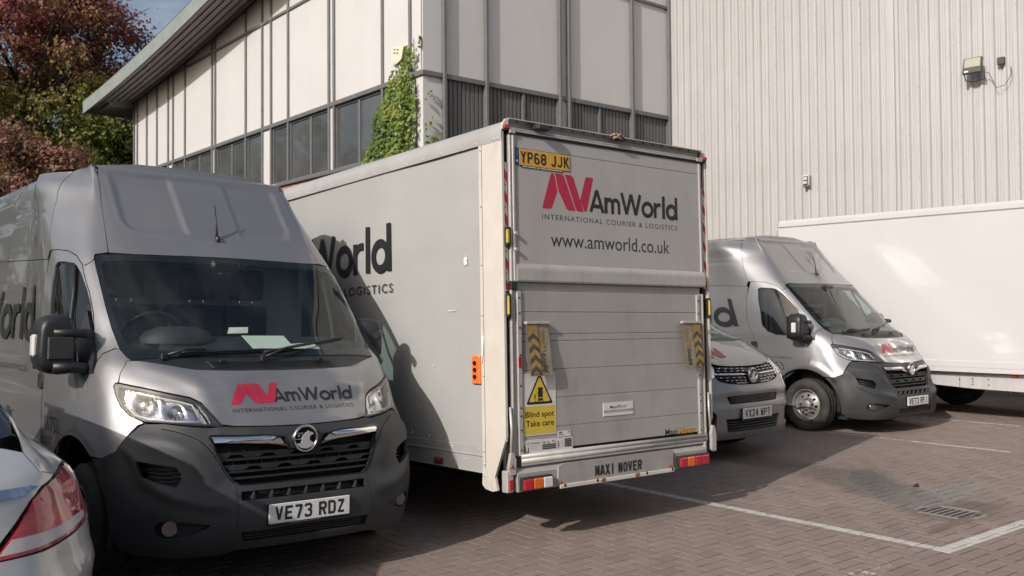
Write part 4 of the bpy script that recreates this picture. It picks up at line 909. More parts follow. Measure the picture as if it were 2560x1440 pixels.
def build_luton():
    root = thing('box_lorry', 'grey box lorry with raised tail lift and red AmWorld logo, plate YP68 JJK', 'lorry', (3.94835286, 4.84911316, 0), mrot(-.886, -1.581, .639))
    W, L = 2.122, 4.35
    A, A2, B = M_['alu'], M_['alu2'], M_['channel']
    def bx(name, m, x0, x1, y0, y1, z0, z1, b=.003, parent=root, **k): mb = MB(); mb.box(x0, x1, y0, y1, z0, z1, b); return mb.put(name, m, parent, **k)
    # side panels
    for x0, sg in ((0, -1), (W, 1)):
        mb = MB(); ys = np.linspace(.262, L, 60); zs = np.linspace(.668, 2.79, 32); Vv = []; Ff = []
        for y in ys:
            for z in zs:
                d = .0035*math.sin(y*2.3+z*1.1)+.004*noise.noise(Vector((y*1.6, z*1.6, sg)))
                d += -.006*math.exp(-(((y-1.15)*.9+(z-1.95)*.8)/.10)**2)*math.exp(-((y-1.2)/.5)**2)
                Vv.append((x0-sg*d*(-1) if False else x0+sg*(d-.002), y, z))
        nz_ = len(zs)
        for i in range(len(ys)-1):
            for j in range(nz_-1): Ff.append((i*nz_+j, i*nz_+j+1, (i+1)*nz_+j+1, (i+1)*nz_+j))
        mb.add(Vv, Ff, True); mb.put('side_panel', M_['grp'], root)
        # lower rails with two steps
        xs = lambda a, b_: (min(x0+sg*a, x0+sg*b_), max(x0+sg*a, x0+sg*b_))
        bx('side_rail', M_['cove'], *xs(-.02, .006), .262, L, .606, .668, .003); bx('side_rail', M_['cove'], *xs(-.02, .003), .262, L, .490, .604, .003)
        bx('rail_lip', M_['cove'], *xs(-.02, .010), .262, L, .598, .612, .004); bx('rail_lip', M_['cove'], *xs(-.03, .006), .262, L, .484, .494, .002)
        # rear corner post
        poly = [(.268, 2.768), (.030, 2.768), (.022, 2.83), (.004, 2.83), (.002, .746), (.131, .474), (.103, .385), (.16, .372), (.24, .382), (.275, .41), (.268, .52)]
        mb = MB(); mb.prism(poly, 0, *sorted((x0+sg*.008, x0-sg*.010))); o = mb.put('corner_post', M_['post'], root); b = o.modifiers.new('b', 'BEVEL'); b.width = .003; b.segments = 2
        mb = MB()
        for y in (.232,): mb.box(*xs(.006, .0095), y-.0015, y+.0015, .52, 2.765)
        mb.put('post_seam', M_['channel'], root)
        # cove rail
        prof = [(.010, 2.766), (.013, 2.80), (.010, 2.835), (-.006, 2.872), (-.038, 2.905), (-.075, 2.918), (-.085, 2.90)]
        mb = MB(); n = len(prof); Vv = [(x0+sg*a, y, z) for y in (.0, L) for a, z in prof]; mb.add(Vv, [(i, i+1, n+i+1, n+i) for i in range(n-1)], True); mb.put('roof_cove', M_['cove'], root)
        mb = MB(); mb.box(*xs(.008, .0116), .27, L, 2.763, 2.7665); mb.put('cove_seam', M_['channel'], root)
        mb = MB()
        rivets(mb, [(x0+sg*.011, y, 2.786) for y in [.04, .085, .29]+[.48+.245*k for k in range(15)]], (sg, 0, 0), .011)
        rivets(mb, [(x0+sg*.008, .245, z) for z in (2.735, 2.34, 1.93, 1.58, 1.16, .64, .55, .47)], (sg, 0, 0), .012)
        rivets(mb, [(x0+sg*.006, y, .642) for y in np.arange(.31, 4.2, .33)], (sg, 0, 0), .009); rivets(mb, [(x0+sg*.003, y, .565) for y in np.arange(.47, 4.2, .66)], (sg, 0, 0), .008)
        mb.put('rivets', M_['cove'], root, kind='stuff')
    mb = MB()   # small battered dent plate on the left post
    mb.add([(-.0005, .262, 1.44), (-.0005, .232, 1.43), (-.004, .238, 1.33), (-.006, .247, 1.25), (-.0005, .262, 1.24)], [(0, 1, 2, 3, 4)]); mb.v = [(p[0]-.009, p[1], p[2]) for p in mb.v]; mb.put('post_scuff', M_['white'], root)
    bx('roof', M_['white'], .08, W-.08, .02, L, 2.885, 2.903, .004)
    bx('bulkhead', M_['white'], 0, W, L-.02, L, .6, 2.85); bx('load_floor', M_['channel'], .01, W-.01, .05, L, .60, .66)
    # rear frame
    bx('frame_channel', B, .010, .046, .030, .060, .42, 2.83); bx('frame_channel', B, W-.046, W-.010, .030, .060, .42, 2.83)
    bx('frame_edge', A2, -.002, .010, .004, .05, .72, 2.83); bx('frame_edge', A2, W-.008, W+.004, .004, .05, .72, 2.83)
    for x0, x1, z0, z1 in ((.008, .040, 1.735, 2.618), (W-.046, W-.012, 1.790, 2.615)):
        tp = bx('hazard_strip', M_['tapewh'], x0, x1, .010, .028, z0, z1, .002)
        w = x1-x0; z = z0-.02; k = 0
        while z < z1:
            q = [(x0, z+.045), (x1, z), (x1, z+.068), (x0, z+.113)]; q = [(a, min(max(b, z0), z1)) for a, b in q]
            mb = MB(); mb.add([(a, .0092, b) for a, b in q], [(0, 1, 2, 3)]); mb.put('red_chevron', M_['tapered'], tp)
            mb = MB(); c = (x0+w*.5, z-.012); 
            if z0 < c[1]-.01 and c[1]+.01 < z1: mb.add([(c[0]+.006*math.cos(a), .0088, c[1]+.007*math.sin(a)) for a in np.linspace(0, 6.28, 7)[:-1]], [tuple(range(6))]); mb.put('tape_mark', M_['tapered'], tp)
            z += .152
    for x0, x1, z0, z1 in ((.004, .050, 2.04, 2.172), (.006, .042, 1.555, 1.72), (W-.030, W+.004, 1.555, 1.715)):
        lt = bx('door_latch', B, x0, x1, -.018, .02, z0, z1, .006); bx('latch_handle', M_['latch'], x0+.002, x1-.018, -.026, -.008, z0+.018, z1-.018, .006, parent=lt)
    # twin vertical rails beside the upper door
    for x0, x1 in ((.050, .070), (.074, .096), (2.02, 2.036), (2.040, 2.056)): bx('door_rail', A2, x0, x1, -.006-(.006 if x0 in (.074, 2.02) else 0), .03, 1.80, 2.812, .004)
    for z in (2.13, 2.02): mb = MB(); mb.tube([(.086, -.03, z), (.086, -.005, z)], .014, 10); mb.put('rail_stud', A2, root)
    bx('rail_foot', B, .046, .102, -.012, .03, 1.745, 1.797, .003)
    # header gutter
    mb = MB(); prof = [(.05, 2.925), (-.022, 2.921), (-.026, 2.914), (-.004, 2.910), (.018, 2.895), (.022, 2.865), (.05, 2.862)]
    n = len(prof); mb.add([(x, y, z) for x in (.045, W-.075) for y, z in prof], [(i, (i+1) % n, n+(i+1) % n, n+i) for i in range(n)]+[tuple(range(n))[::-1], tuple(range(n, 2*n))]); mb.put('roof_header', A, root)
    mb = MB()
    for x in np.arange(.12, 2.0, .105): mb.box(x-.004, x+.004, -.012, -.003, 2.900, 2.909)
    mb.put('header_clips', B, root, kind='stuff')
    bx('header_rail', A2, .05, W-.05, -.012, .03, 2.848, 2.860, .003); bx('header_rail', A2, .10, W-.10, -.016, .03, 2.832, 2.846, .003); bx('door_gasket', B, .048, W-.05, -.006, .03, 2.815, 2.831, .003)
    bx('header_bracket', A2, .05, .10, -.02, .0, 2.818, 2.848, .003); bx('header_bracket', A2, W-.13, W-.06, -.02, 0, 2.826, 2.852, .003)
    for x0 in (-.003, W-.053):
        mb = MB(); c = x0+.025; mb.prism([(x0, 2.842), (x0+.052, 2.842), (x0+.052, 2.918), (x0+.035, 2.914), (x0+.012, 2.893), (x0, 2.87)] if x0 < 1 else [(x0, 2.842), (x0+.053, 2.842), (x0+.053, 2.868), (x0+.04, 2.893), (x0+.018, 2.914), (x0, 2.918)], 1, -.004, .02); mb.put('cove_end_cap', M_['post'], root)
        bx('marker_lamp', M_['red_lens'], x0, x0+.052, -.022, -.003, 2.843, 2.873, .006)
    cb = bx('reversing_camera', M_['dash'], .262, .374, -.075, -.015, 2.862, 2.902, .008)
    bx('camera_bracket', B, .255, .29, -.06, .0, 2.868, 2.905, .003, parent=cb)
    mb = MB(); pts = [(1.01, -.02, 2.915), (1.03, -.05, 2.925), (1.07, -.035, 2.93), (1.10, -.06, 2.915), (1.13, -.03, 2.90), (1.09, -.05, 2.895), (1.05, -.055, 2.905), (1.02, -.04, 2.895)]
    mb.tube(pts, .011, 5); mb.tube([(1.03, -.04, 2.90), (1.08, -.06, 2.925), (1.12, -.03, 2.93)], .009, 5)
    o = mb.put('tied_strap', M_['strap'], root)
    mb = MB(); mb.box(1.06, 1.14, -.045, -.01, 2.885, 2.915, .006); mb.put('strap_buckle', B, root)
    # upper door
    bx('upper_door_panel', M_['rearpanel'], .098, 2.018, 0, .03, 1.918, 2.7235, .001); bx('upper_door_panel', M_['rearpanel'], .098, 2.018, 0, .03, 2.7265, 2.815, .001)
    mb = MB(); prof = [(0, 1.926), (-.008, 1.922), (-.018, 1.898), (-.020, 1.880), (-.020, 1.812), (-.015, 1.800), (.03, 1.800), (.03, 1.926)]; n = len(prof)
    mb.add([(x, y, z) for x in (.096, 2.060) for y, z in prof], [(i, (i+1) % n, n+(i+1) % n, n+i) for i in range(n)]+[tuple(range(n))[::-1], tuple(range(n, 2*n))]); mb.put('door_bottom_rail', A2, root)
    # tail lift platform, each plank its own piece
    tl = bpy.data.objects.new('tail_lift', None); COL.objects.link(tl); tl.parent = root
    zs = [.640, .792, .994, 1.193, 1.392, 1.440, 1.594, 1.740]
    for a, b_ in zip(zs[:-1], zs[1:]): bx('plank', A, .136, 1.960, .004, .03, a+.0012, b_-.0012, .0025, parent=tl)
    bx('platform_edge', A, .098, 2.02, .012, .04, 1.741, 1.798, .002, parent=tl)
    bx('side_rail', A2, .098, .137, -.008, .03, .612, 1.738, .004, parent=tl); bx('side_rail', A2, 1.958, 1.992, -.008, .03, .620, 1.738, .004, parent=tl)
    bx('guide_rail', A2, .050, .064, -.004, .03, .60, 1.745, .003, parent=tl); bx('guide_rail', A, .066, .094, .004, .03, .60, 1.745, .003, parent=tl)
    bx('guide_rail', A, 1.996, 2.022, .0, .03, .60, 1.745, .003, parent=tl); bx('guide_rail', A2, 2.024, 2.040, -.008, .03, .60, 1.745, .003, parent=tl)
    for x in (.118, 1.975):
        for z in (1.69, 1.585, 1.485, 1.30, 1.09, .94, .885, .79, .655): 
            mb = MB(); rivets(mb, [(x, -.0085, z)], (0, -1, 0), .008); mb.put('bolt', M_['channel'], tl)
    bx('red_reflector', M_['red_lens'], .098, .124, -.016, -.008, 1.216, 1.288, .003, parent=tl); bx('red_reflector', M_['red_lens'], 1.998, 2.019, -.016, -.008, 1.216, 1.285, .003, parent=tl)
    for z, r in ((.612, .016), (.583, .018)):
        mb = MB(); mb.tube([(.104, -.012, z), (2.022, -.012, z)], r, 14); mb.put('nose_roll', A2, tl)
    bx('nose_strip', A2, .104, 2.022, -.022, .03, .548, .566, .004, parent=tl); bx('nose_end', B, .068, .104, -.02, .03, .55, .62, .004, parent=tl)
    bx('nose_end', B, 2.024, 2.06, -.01, .03, .56, .62, .004, parent=tl)
    # warning flags with chevrons
    for x0, x1, out in ((.156, .372, 0), (1.752, 2.006, 1)):
        fl = bpy.data.objects.new('warning_flag', None); COL.objects.link(fl); fl.parent = tl; fl.location = (x0, -.012, 1.512); fl.rotation_euler = (R(-1), 0, 0)
        w, h = .205, .36
        if out: w = .225
        mb = MB(); nn = 12; Vv = []; Ff = []
        for i in range(nn+1):
            t = i/nn; z = -h*t; y = -.02-.014*t+.004*math.sin(t*6); Vv += [(.0+.012*t, y, z), (w+.012*t, y+.004, z)]
        Ff = [(2*i, 2*i+1, 2*i+3, 2*i+2) for i in range(nn)]; mb.add(Vv, Ff, True); o = mb.put('flag_sheet', M_['flag'], fl)
        bx('flag_clamp', A2, -.004, w+.004, -.03, .004, -.004, .016, .003, parent=fl)
        fy = lambda z: -.0225-.014*(-z/h)+.004*math.sin(-z/h*6)
        def FP(x, z, k): return (x+.012*(-z/h), fy(z)-.0006*k, z)
        cx0 = .008 if not out else w-.108
        mb = MB(); m_ = 16; Vv = []; 
        for i in range(m_+1): z = -.015-(h-.03)*i/m_; Vv += [FP(cx0, z, 0), FP(cx0+.09, z, 0)]
        mb.add(Vv, [(2*i, 2*i+1, 2*i+3, 2*i+2) for i in range(m_)]); mb.put('amber_band', M_['flagy'], fl)
        for k in range(4):
            z = -.062-.075*k; mb = MB(); mb.add([FP(cx0, z-.035, 1), FP(cx0+.045, z, 1), FP(cx0+.09, z-.035, 1), FP(cx0+.09, z-.070, 1), FP(cx0+.045, z-.035, 1), FP(cx0, z-.070, 1)], [(0, 1, 4, 5), (1, 2, 3, 4)]); mb.put('chevron', M_['flagk'], fl)
        tx = .130 if not out else .045
        PT = lambda a, b, k: FP(tx+b, -h+.03+a, 1)
        font_mesh('Maxi', 0, .125, -.022, .022, PT, off=.02).put('flag_text', M_['flagk'], fl); font_mesh('Mover', .135, .30, -.022, .022, PT, off=.02, shear=.3).put('flag_text', M_['flagy'], fl)
    # signs and stickers
    F = flatP(.0028)
    def flat(name, pts, m, y, parent): mb = MB(); mb.add([(a, y, b) for a, b in pts], [tuple(range(len(pts)))]); return mb.put(name, m, parent)
    sg = bpy.data.objects.new('blind_spot_sign', None); COL.objects.link(sg); sg.parent = tl; sg.location = (0, -.0002, 0)
    bx('sign_board', M_['signw'], .146, .440, .0005, .004, .744, 1.170, .0, parent=sg)
    flat('yellow_square', [(.150, .753), (.431, .753), (.431, .944), (.150, .944)], M_['signy'], -.0002, sg)
    def tri(s, cy=1.043): return [(.291-.118*s, cy-.078*s), (.291-.108*s, cy-.086*s), (.291+.108*s, cy-.086*s), (.291+.118*s, cy-.078*s), (.291+.008*s, cy+.118*s), (.291-.008*s, cy+.118*s)]
    flat('triangle_border', tri(1), M_['ink'], -.0002, sg); flat('triangle_field', tri(.80), M_['signy'], -.0007, sg)
    mb = MB(); ky = -.0013
    for a, b, c, d in ((.276, .318, 1.003, 1.072), (.272, .322, .990, .997), (.272, .322, .980, .985), (.277, .317, .985, .990), (.272, .277, .973, .982), (.317, .322, .973, .982), (.266, .269, 1.03, 1.046), (.325, .328, 1.03, 1.046), (.225, .371, .9695, .9712)): mb.add([(a, ky, c), (b, ky, c), (b, ky, d), (a, ky, d)], [(0, 1, 2, 3)])
    mb.add([(.245, ky, .990), (.251, ky, .990), (.253, ky, 1.02), (.250, ky, 1.026), (.246, ky, 1.026), (.243, ky, 1.02)], [tuple(range(6))]); mb.add([(.244, ky, .975), (.252, ky, .975), (.252, ky, .983), (.244, ky, .983)], [(0, 1, 2, 3)])
    mb.put('lorry_pictogram', M_['ink'], sg)
    font_mesh('Blind spot', .160, .420, .857, .909, flatP(-.0007), off=.014).put('sign_text', M_['ink'], sg); font_mesh('Take care', .165, .416, .806, .848, flatP(-.0007), off=.014).put('sign_text', M_['ink'], sg)
    for i, (a, b, c, d) in enumerate(((.143, .302, .618, .716), (.303, .442, .616, .714), (.443, .593, .614, .712))):
        st = bx('warning_sticker', M_['signw'], a, b-.002, .0008, .004, c, d, 0, parent=tl)
        yk = .0003; mb = MB()
        if i == 0:
            font_mesh('WARNING', a+.058, a+.145, c+.068, c+.080, flatP(yk), off=.01).put('sticker_text', M_['ink2'], st)
            for k, t_ in enumerate(('Platform can crush', 'Keep feet clear', 'from platform edge')): font_mesh(t_, a+.058, a+(.145 if k != 1 else .125), c+.052-.013*k, c+.058-.013*k, flatP(yk)).put('sticker_text', M_['ink2'], st)
            for q in ([(a+.004, c+.01), (a+.012, c+.01), (a+.012, c+.066), (a+.004, c+.066)], [(a+.014, c+.012), (a+.02, c+.012), (a+.02, c+.045), (a+.014, c+.045)], [(a+.022, c+.018), (a+.04, c+.03), (a+.04, c+.018)], [(a+.036, c+.012), (a+.044, c+.012), (a+.044, c+.05), (a+.036, c+.05)], [(a+.022, c+.010), (a+.044, c+.010), (a+.044, c+.014), (a+.022, c+.014)]): mb.add([(p, yk, r) for p, r in q], [tuple(range(len(q)))])
            stroke_mesh(mb, [(a+.028, c+.066), (a+.050, c+.066), (a+.039, c+.088), (a+.028, c+.066)], .0016, flatP(yk), 0); stroke_mesh(mb, [(a+.039, c+.080), (a+.039, c+.070)], .0018, flatP(yk), 1)
        elif i == 1:
            for k in range(3): mb.add([(a+.006, yk, c+.026+.013*k), (b-.008, yk, c+.026+.013*k), (b-.008, yk, c+.036+.013*k), (a+.006, yk, c+.036+.013*k)], [(0, 1, 2, 3)])
            for st_ in ([(a+.008, c+.085), (a+.022, c+.070), (a+.034, c+.082)], [(a+.012, c+.070), (a+.036, c+.070)], [(a+.058, c+.086), (a+.060, c+.070), (a+.074, c+.072)], [(a+.054, c+.070), (a+.066, c+.070)], [(a+.096, c+.086), (a+.112, c+.072)], [(a+.100, c+.072), (a+.110, c+.084)], [(a+.114, c+.076), (a+.130, c+.074)]): stroke_mesh(mb, st_, .004, flatP(yk), 0)
        else:
            for k in range(5): mb.add([(a+.072, yk, c+.030+.012*k), (b-.012, yk, c+.030+.012*k), (b-.012, yk, c+.040+.012*k), (a+.072, yk, c+.040+.012*k)], [(0, 1, 2, 3)])
            for st_ in ([(a+.006, c+.03), (a+.008, c+.078)], [(a+.014, c+.03), (a+.014, c+.078)], [(a+.018, c+.034), (a+.026, c+.066)]): stroke_mesh(mb, st_, .003, flatP(yk), 0)
            for zz in (c+.06, c+.036): stroke_mesh(mb, [(a+.042, zz), (a+.060, zz), (a+.051, zz+.018), (a+.042, zz)], .0014, flatP(yk), 0)
        mb.put('sticker_print', M_['ink2'], st)
    st = bx('data_label', M_['signw'], .456, .578, .0006, .004, .716, .762, 0, parent=tl); mb = MB(); stroke_mesh(mb, [(.457, .717), (.577, .717), (.577, .761), (.457, .761), (.457, .717)], .002, flatP(.0002), 0)
    for q in ((.465, .492, .742, .752), (.465, .51, .730, .734), (.545, .568, .742, .745), (.545, .568, .748, .751)): mb.add([(q[0], .0001, q[2]), (q[1], .0001, q[2]), (q[1], .0001, q[3]), (q[0], .0001, q[3])], [(0, 1, 2, 3)])
    mb.put('label_print', M_['ink2'], st)
    bp = bx('maker_plate', M_['signw'], .898, 1.210, -.001, .004, .831, .928, .001, parent=tl)
    flat('plate_band', [(.900, .856), (1.208, .856), (1.208, .874), (.900, .874)], M_['bumpgrey'], -.0014, bp)
    font_mesh('Maxi', .966, 1.036, .884, .906, flatP(-.0014), off=.012).put('plate_text', M_['ink'], bp); font_mesh('Mover', 1.040, 1.145, .885, .910, flatP(-.0014), off=.012, shear=.3).put('plate_text', M_['flagy'], bp)
    font_mesh('MaxiMover', .94, 1.165, .861, .869, flatP(-.0018), space=2.2).put('plate_text', M_['signw'], bp)
    font_mesh('Maxi', 1.562, 1.700, .641, .690, flatP(.003), off=.012).put('maxi_decal', M_['ink'], tl)
    font_mesh('Mover', 1.710, 1.925, .640, .686, flatP(.0026), off=.05, shear=.3).put('mover_decal', M_['ink2'], tl); font_mesh('Mover', 1.712, 1.923, .642, .684, flatP(.002), off=.004, shear=.3).put('mover_decal', M_['moverY'], tl)
    mb = MB(); stroke_mesh(mb, [(1.705, .629), (1.90, .636)], .004, flatP(.002), 0); mb.put('decal_underline', M_['ink'], tl)
    # upper door livery
    D = flatP(-.0006)
    bars(.345, .843, 2.323, 2.583, D).put('logo_bars', M_['redink'], root)
    wordmark('AmWorld', .800, 1.765, 2.330, .168, D, w=.19).put('wordmark', M_['ink'], root)
    font_mesh('INTERNATIONAL COURIER & LOGISTICS', .342, 1.756, 2.247, 2.284, D, space=1.25).put('strapline', M_['ink2'], root)
    font_mesh('www.amworld.co.uk', .419, 1.658, 2.056, 2.160, D, off=.003).put('web_address', M_['ink2'], root)
    np_ = bpy.data.objects.new('number_plate', None); COL.objects.link(np_); np_.parent = root; np_.location = (.372, -.004, 2.664)
    mb = MB(); mb.box(-.232, .235, -.003, .004, -.056, .057, .002); mb.put('plate_board', M_['yellow'], np_)
    mb = MB(); mb.box(-.274, -.2325, -.003, .004, -.056, .057, .002); b_ = mb.put('blue_band', M_['blue'], np_)
    mb = MB(); 
    for k in range(12):
        a = k*math.pi/6; mb.box(-.2535+.012*math.cos(a)-.0012, -.2535+.012*math.cos(a)+.0012, -.0036, -.003, .028+.012*math.sin(a)-.0012, .028+.012*math.sin(a)+.0012)
    mb.put('star_ring', M_['yellow'], np_)
    font_mesh('GB', -.264, -.243, -.036, -.022, flatP(-.0036), off=.02).put('country_letters', M_['white'], np_)
    plate_text('YP68 JJK', .079, lambda x, z, k: (x+.002, -.0036-.0004*k, z+.002)).put('plate_letters', M_['ink'], np_)
    mb = MB(); mb.box(-.218, .170, -.002, .006, -.069, -.0565, .003); mb.put('plate_holder', M_['gloss_black'], np_)
    mb = MB()
    for a, b in ((-.205, -.165), (-.158, -.085), (-.078, -.045), (-.035, .16)): mb.box(a, b, -.0028, -.002, -.0655, -.0605)
    mb.put('holder_print', M_['white'], np_)
    # side livery: text runs towards the rear
    S_ = lambda q, z, k: (-.0075-.0004*k, 3.96-q, z)
    wordmark('AmWorld', .35, 2.508, 1.968, .365, S_, w=.19).put('wordmark', M_['ink'], root)
    font_mesh('INTERNATIONAL COURIER & LOGISTICS', -.60, 2.52, 1.794, 1.866, S_, space=1.25).put('strapline', M_['ink2'], root)
    mb = MB(); q = [(0, .010), (.008, .014), (.015, .010), (.017, .0), (.010, -.004), (.0095, -.010), (.017, -.014), (.012, -.026), (.006, -.029), (0, -.027), (-.006, -.029), (-.013, -.024), (-.017, -.010), (-.015, .006), (-.008, .013)]
    y0, z0 = side_y = (.44, 1.98); mb.add([(-.0078, y0-a*1.4, z0+b*1.4) for a, b in q], [tuple(range(len(q)))]); mb.add([(-.0078, y0-a*1.4, z0+b*1.4) for a, b in ((0, .014), (.004, .026), (.008, .028), (.005, .017))], [(0, 1, 2, 3)]); mb.put('apple_sticker', M_['white'], root)
    # paint chips and scuffs on the side
    mb = MB(); r2 = random.Random(3)
    for y, z, w, h in [(1.16, .71, .02, .03), (.93, .70, .014, .02), (.70, .68, .02, .008), (1.22, .72, .006, .01), (.86, 1.22, .012, .01), (1.7, 1.05, .10, .003), (.62, 1.62, .07, .004)]+[(r2.uniform(.3, 3.2), r2.uniform(.72, 1.5), r2.uniform(.003, .012), r2.uniform(.003, .008)) for _ in range(20)]:
        mb.add([(-.0105, y+w*math.cos(q)*r2.uniform(.5, 1), z+h*math.sin(q)*r2.uniform(.5, 1)) for q in [2*math.pi*i/7 for i in range(7)]], [tuple(range(7))])
    mb.put('paint_chips', M_['white'], root, kind='stuff')
    # control box
    cb = bx('control_box', M_['orange_ctl'], -.022, -.004, .268, .364, 1.100, 1.297, .004)
    for z in (1.245, 1.198, 1.150): mb = MB(); mb.tube([(-.02, .322, z), (-.034, .322, z)], .015, 12); mb.put('push_button', M_['gloss_black'], cb)
    mb = MB(); rivets(mb, [(-.022, y, z) for y in (.277, .355) for z in (1.11, 1.198, 1.287)], (-1, 0, 0), .004); mb.put('box_screws', M_['chrome'], cb)
    ml = bx('side_marker', M_['channel'], -.018, -.002, .755, .862, .500, .546, .005); bx('marker_lens', M_['red_lens'], -.021, -.016, .775, .84, .508, .538, .003, parent=ml)
    # bumper beam
    mb = MB(); mb.prism([(-.045, .385), (.035, .385), (.035, .548), (.01, .548), (-.045, .505)], 0, .052, 1.985); mb.put('bumper_beam', M_['bumpgrey'], root)
    mb = MB(); mb.prism([(.395, .392), (.42, .380), (1.55, .372), (1.572, .385), (1.576, .528), (1.54, .54), (.44, .54), (.402, .525)], 1, -.060, -.0455); mb.put('bumper_plate', M_['bumpgrey'], root)
    mb = MB(); mb.box(.402, 1.57, -.075, -.060, .372, .400, .003); mb.put('bumper_lip', M_['post'], root)
    plate_text('MAXI MOVER', .073, lambda x, z, k: (.985+x*.905, -.0612-.0004*k, .459+z), sw=17).put('stencil_text', M_['ink'], root)
    for c, w, h, y in ((.425, .05, .05, -.0622), (.815, .055, .034, -.0765), (1.165, .052, .034, -.0765), (1.540, .05, .062, -.0622)):
        q = [(c+w*.5*math.cos(a)*(.8+.3*rng.random()), (.398 if h > .04 else .388)+h*.5*math.sin(a)*(.8+.35*rng.random())) for a in np.linspace(0, 6.28, 13)[:-1]]; mb = MB(); mb.add([(a, y, b) for a, b in q], [tuple(range(12))]); mb.put('rust_patch', M_['rust'], root)
    for c in (.445, .755, 1.262, 1.545):
        mb = MB(); mb.add([(c+.010*math.cos(a), -.0772, .393+.012*math.sin(a)) for a in np.linspace(0, 6.28, 11)[:-1]], [tuple(range(10))]); mb.put('hole_shade_disc', M_['darkgap'], root)  # flat black disc; the shade of a hole is in its colour, nothing cut
    def lamps(x0, cols, n):
        lb = bx('rear_lamp_cluster', B, x0, x0+.088*n+.006, -.082, -.046, .392, .482, .006)
        for k, c in enumerate(cols): bx('lamp_lens', M_[c], x0+.006+.086*k, x0+.004+.086*(k+1), -.095, -.078, .397, .470, .008, parent=lb)
    lamps(.060, ('red_lens', 'orange_lens', 'clear_lens'), 3); lamps(1.618, ('red_lens', 'orange_lens', 'red_lens', 'red_lens'), 4)
    bx('corner_bracket', A2, -.030, .028, -.03, .03, .385, .530, .006); bx('red_reflector', M_['red_lens'], -.012, .020, -.036, -.029, .400, .470, .003)
    bx('corner_bracket', A2, 1.985, 2.010, -.03, .03, .39, .56, .004)
    for sx, x in ((1, -.02), (-1, 2.09)):
        mb = MB(); c = .012 if sx > 0 else 2.095; mb.prism([(c-.030, .545), (c-.016, .50), (c+.028, .505), (c+.034, .60), (c+.012, .648), (c-.008, .645)] if sx > 0 else [(c-.030, .49), (c+.018, .48), (c+.024, .60), (c+.010, .68), (c-.018, .69), (c-.030, .62)], 1, -.040, -.012)
        o = mb.put('lift_arm', A2, root); b = o.modifiers.new('b', 'BEVEL'); b.width = .006; b.segments = 2
        if sx > 0: mb = MB(); rivets(mb, [(.002, -.0402, .560)], (0, -1, 0), .016); mb.put('arm_pivot', M_['rust'], root)
        mb = MB(); mb.tube([(c+.01*sx, -.012, .64), (c+.022*sx, -.008, .80), (c+.018*sx, .0, .95)], .010, 6); mb.put('lift_ram', M_['alu2'], root)
    bx('lift_leg', A2, 2.078, 2.112, -.035, -.010, .478, .60, .005)
    # chassis, wheels and cab
    bx('chassis', M_['darkgap'], .35, W-.35, .10, 5.9, .36, .60, .02)
    for y in (2.15, 5.05):
        for sgx, x in ((-1, .16), (1, W-.16)): build_wheel(root, x, y, .345, sgx)
    cab = bpy.data.objects.new('cab', None); COL.objects.link(cab); cab.parent = root
    mb = MB(); mb.prism([(4.36, .40), (4.36, 2.10), (4.60, 2.35), (4.9, 2.25), (5.35, 1.95), (5.75, 1.40), (6.25, 1.12), (6.42, .95), (6.46, .45), (6.38, .30), (5.60, .30), (5.5, .62), (5.3, .78), (5.05, .84), (4.8, .78), (4.6, .62), (4.5, .40)], 0, .10, W-.10); o = mb.put('cab_shell', M_['silver'], cab); b = o.modifiers.new('b', 'BEVEL'); b.width = .06; b.segments = 4
    for x in (.096, W-.096):
        mb = MB(); mb.add([(x, 4.75, 1.2), (x, 5.62, 1.2), (x, 5.55, 1.42), (x, 5.22, 1.88), (x, 4.75, 1.88)], [tuple(range(5))]); mb.put('cab_window', M_['gloss_black'], cab)
    mb = MB(); mb.add([(.28, 5.40, 1.925), (W-.28, 5.40, 1.925), (W-.22, 5.765, 1.415), (.22, 5.765, 1.415)], [(0, 1, 2, 3)]); mb.v = [(p[0], p[1]+.012, p[2]+.012) for p in mb.v]; mb.put('cab_windscreen', M_['gloss_black'], cab)
    mb = MB(); mb.prism([(L, 2.2), (L, 2.88), (L+.35, 2.86), (L+.85, 2.6), (L+.9, 2.35), (L+.3, 2.3)], 0, .06, W-.06); mb.put('cab_over_pod', M_['white'], root)
    return root
luton = build_luton()
# ------------------------------------------------------------------ office block
XB, YB, XJ = 10.482, 15.5, 17.93
M_['clad'] = mat('white_cladding', (.56, .552, .552), .45, noise_s=.7, noise_a=.03, dirt=((.46, .43, .40), .9, .5, .25, (1, 1, .25)))
M_['mullion'] = mat('grey_mullion', (.14, .145, .15), .45, .1, noise_s=4, noise_a=.12)
M_['pane'] = mat('office_window', (.07, .075, .08), .04, spec=.9, noise_s=.8, noise_a=.3)
M_['fascia'] = mat('green_grey_fascia', (.25, .28, .268), .5, .05, noise_s=1.2, noise_a=.10, dirt=((.14, .16, .14), 2, .5, .4))
M_['soffit'] = mat('soffit_sheet', (.30, .285, .27), .6, noise_s=1.5, noise_a=.08)
M_['ribclad'] = mat('dark_rib_cladding', (.115, .115, .112), .6, noise_s=2, noise_a=.12)
M_['sheet'] = mat('warehouse_sheet', (.435, .428, .432), .5, noise_s=.9, noise_a=.05, dirt=((.33, .31, .29), 1.6, .45, .45, (1, 6, .12)), rough_v=.06)
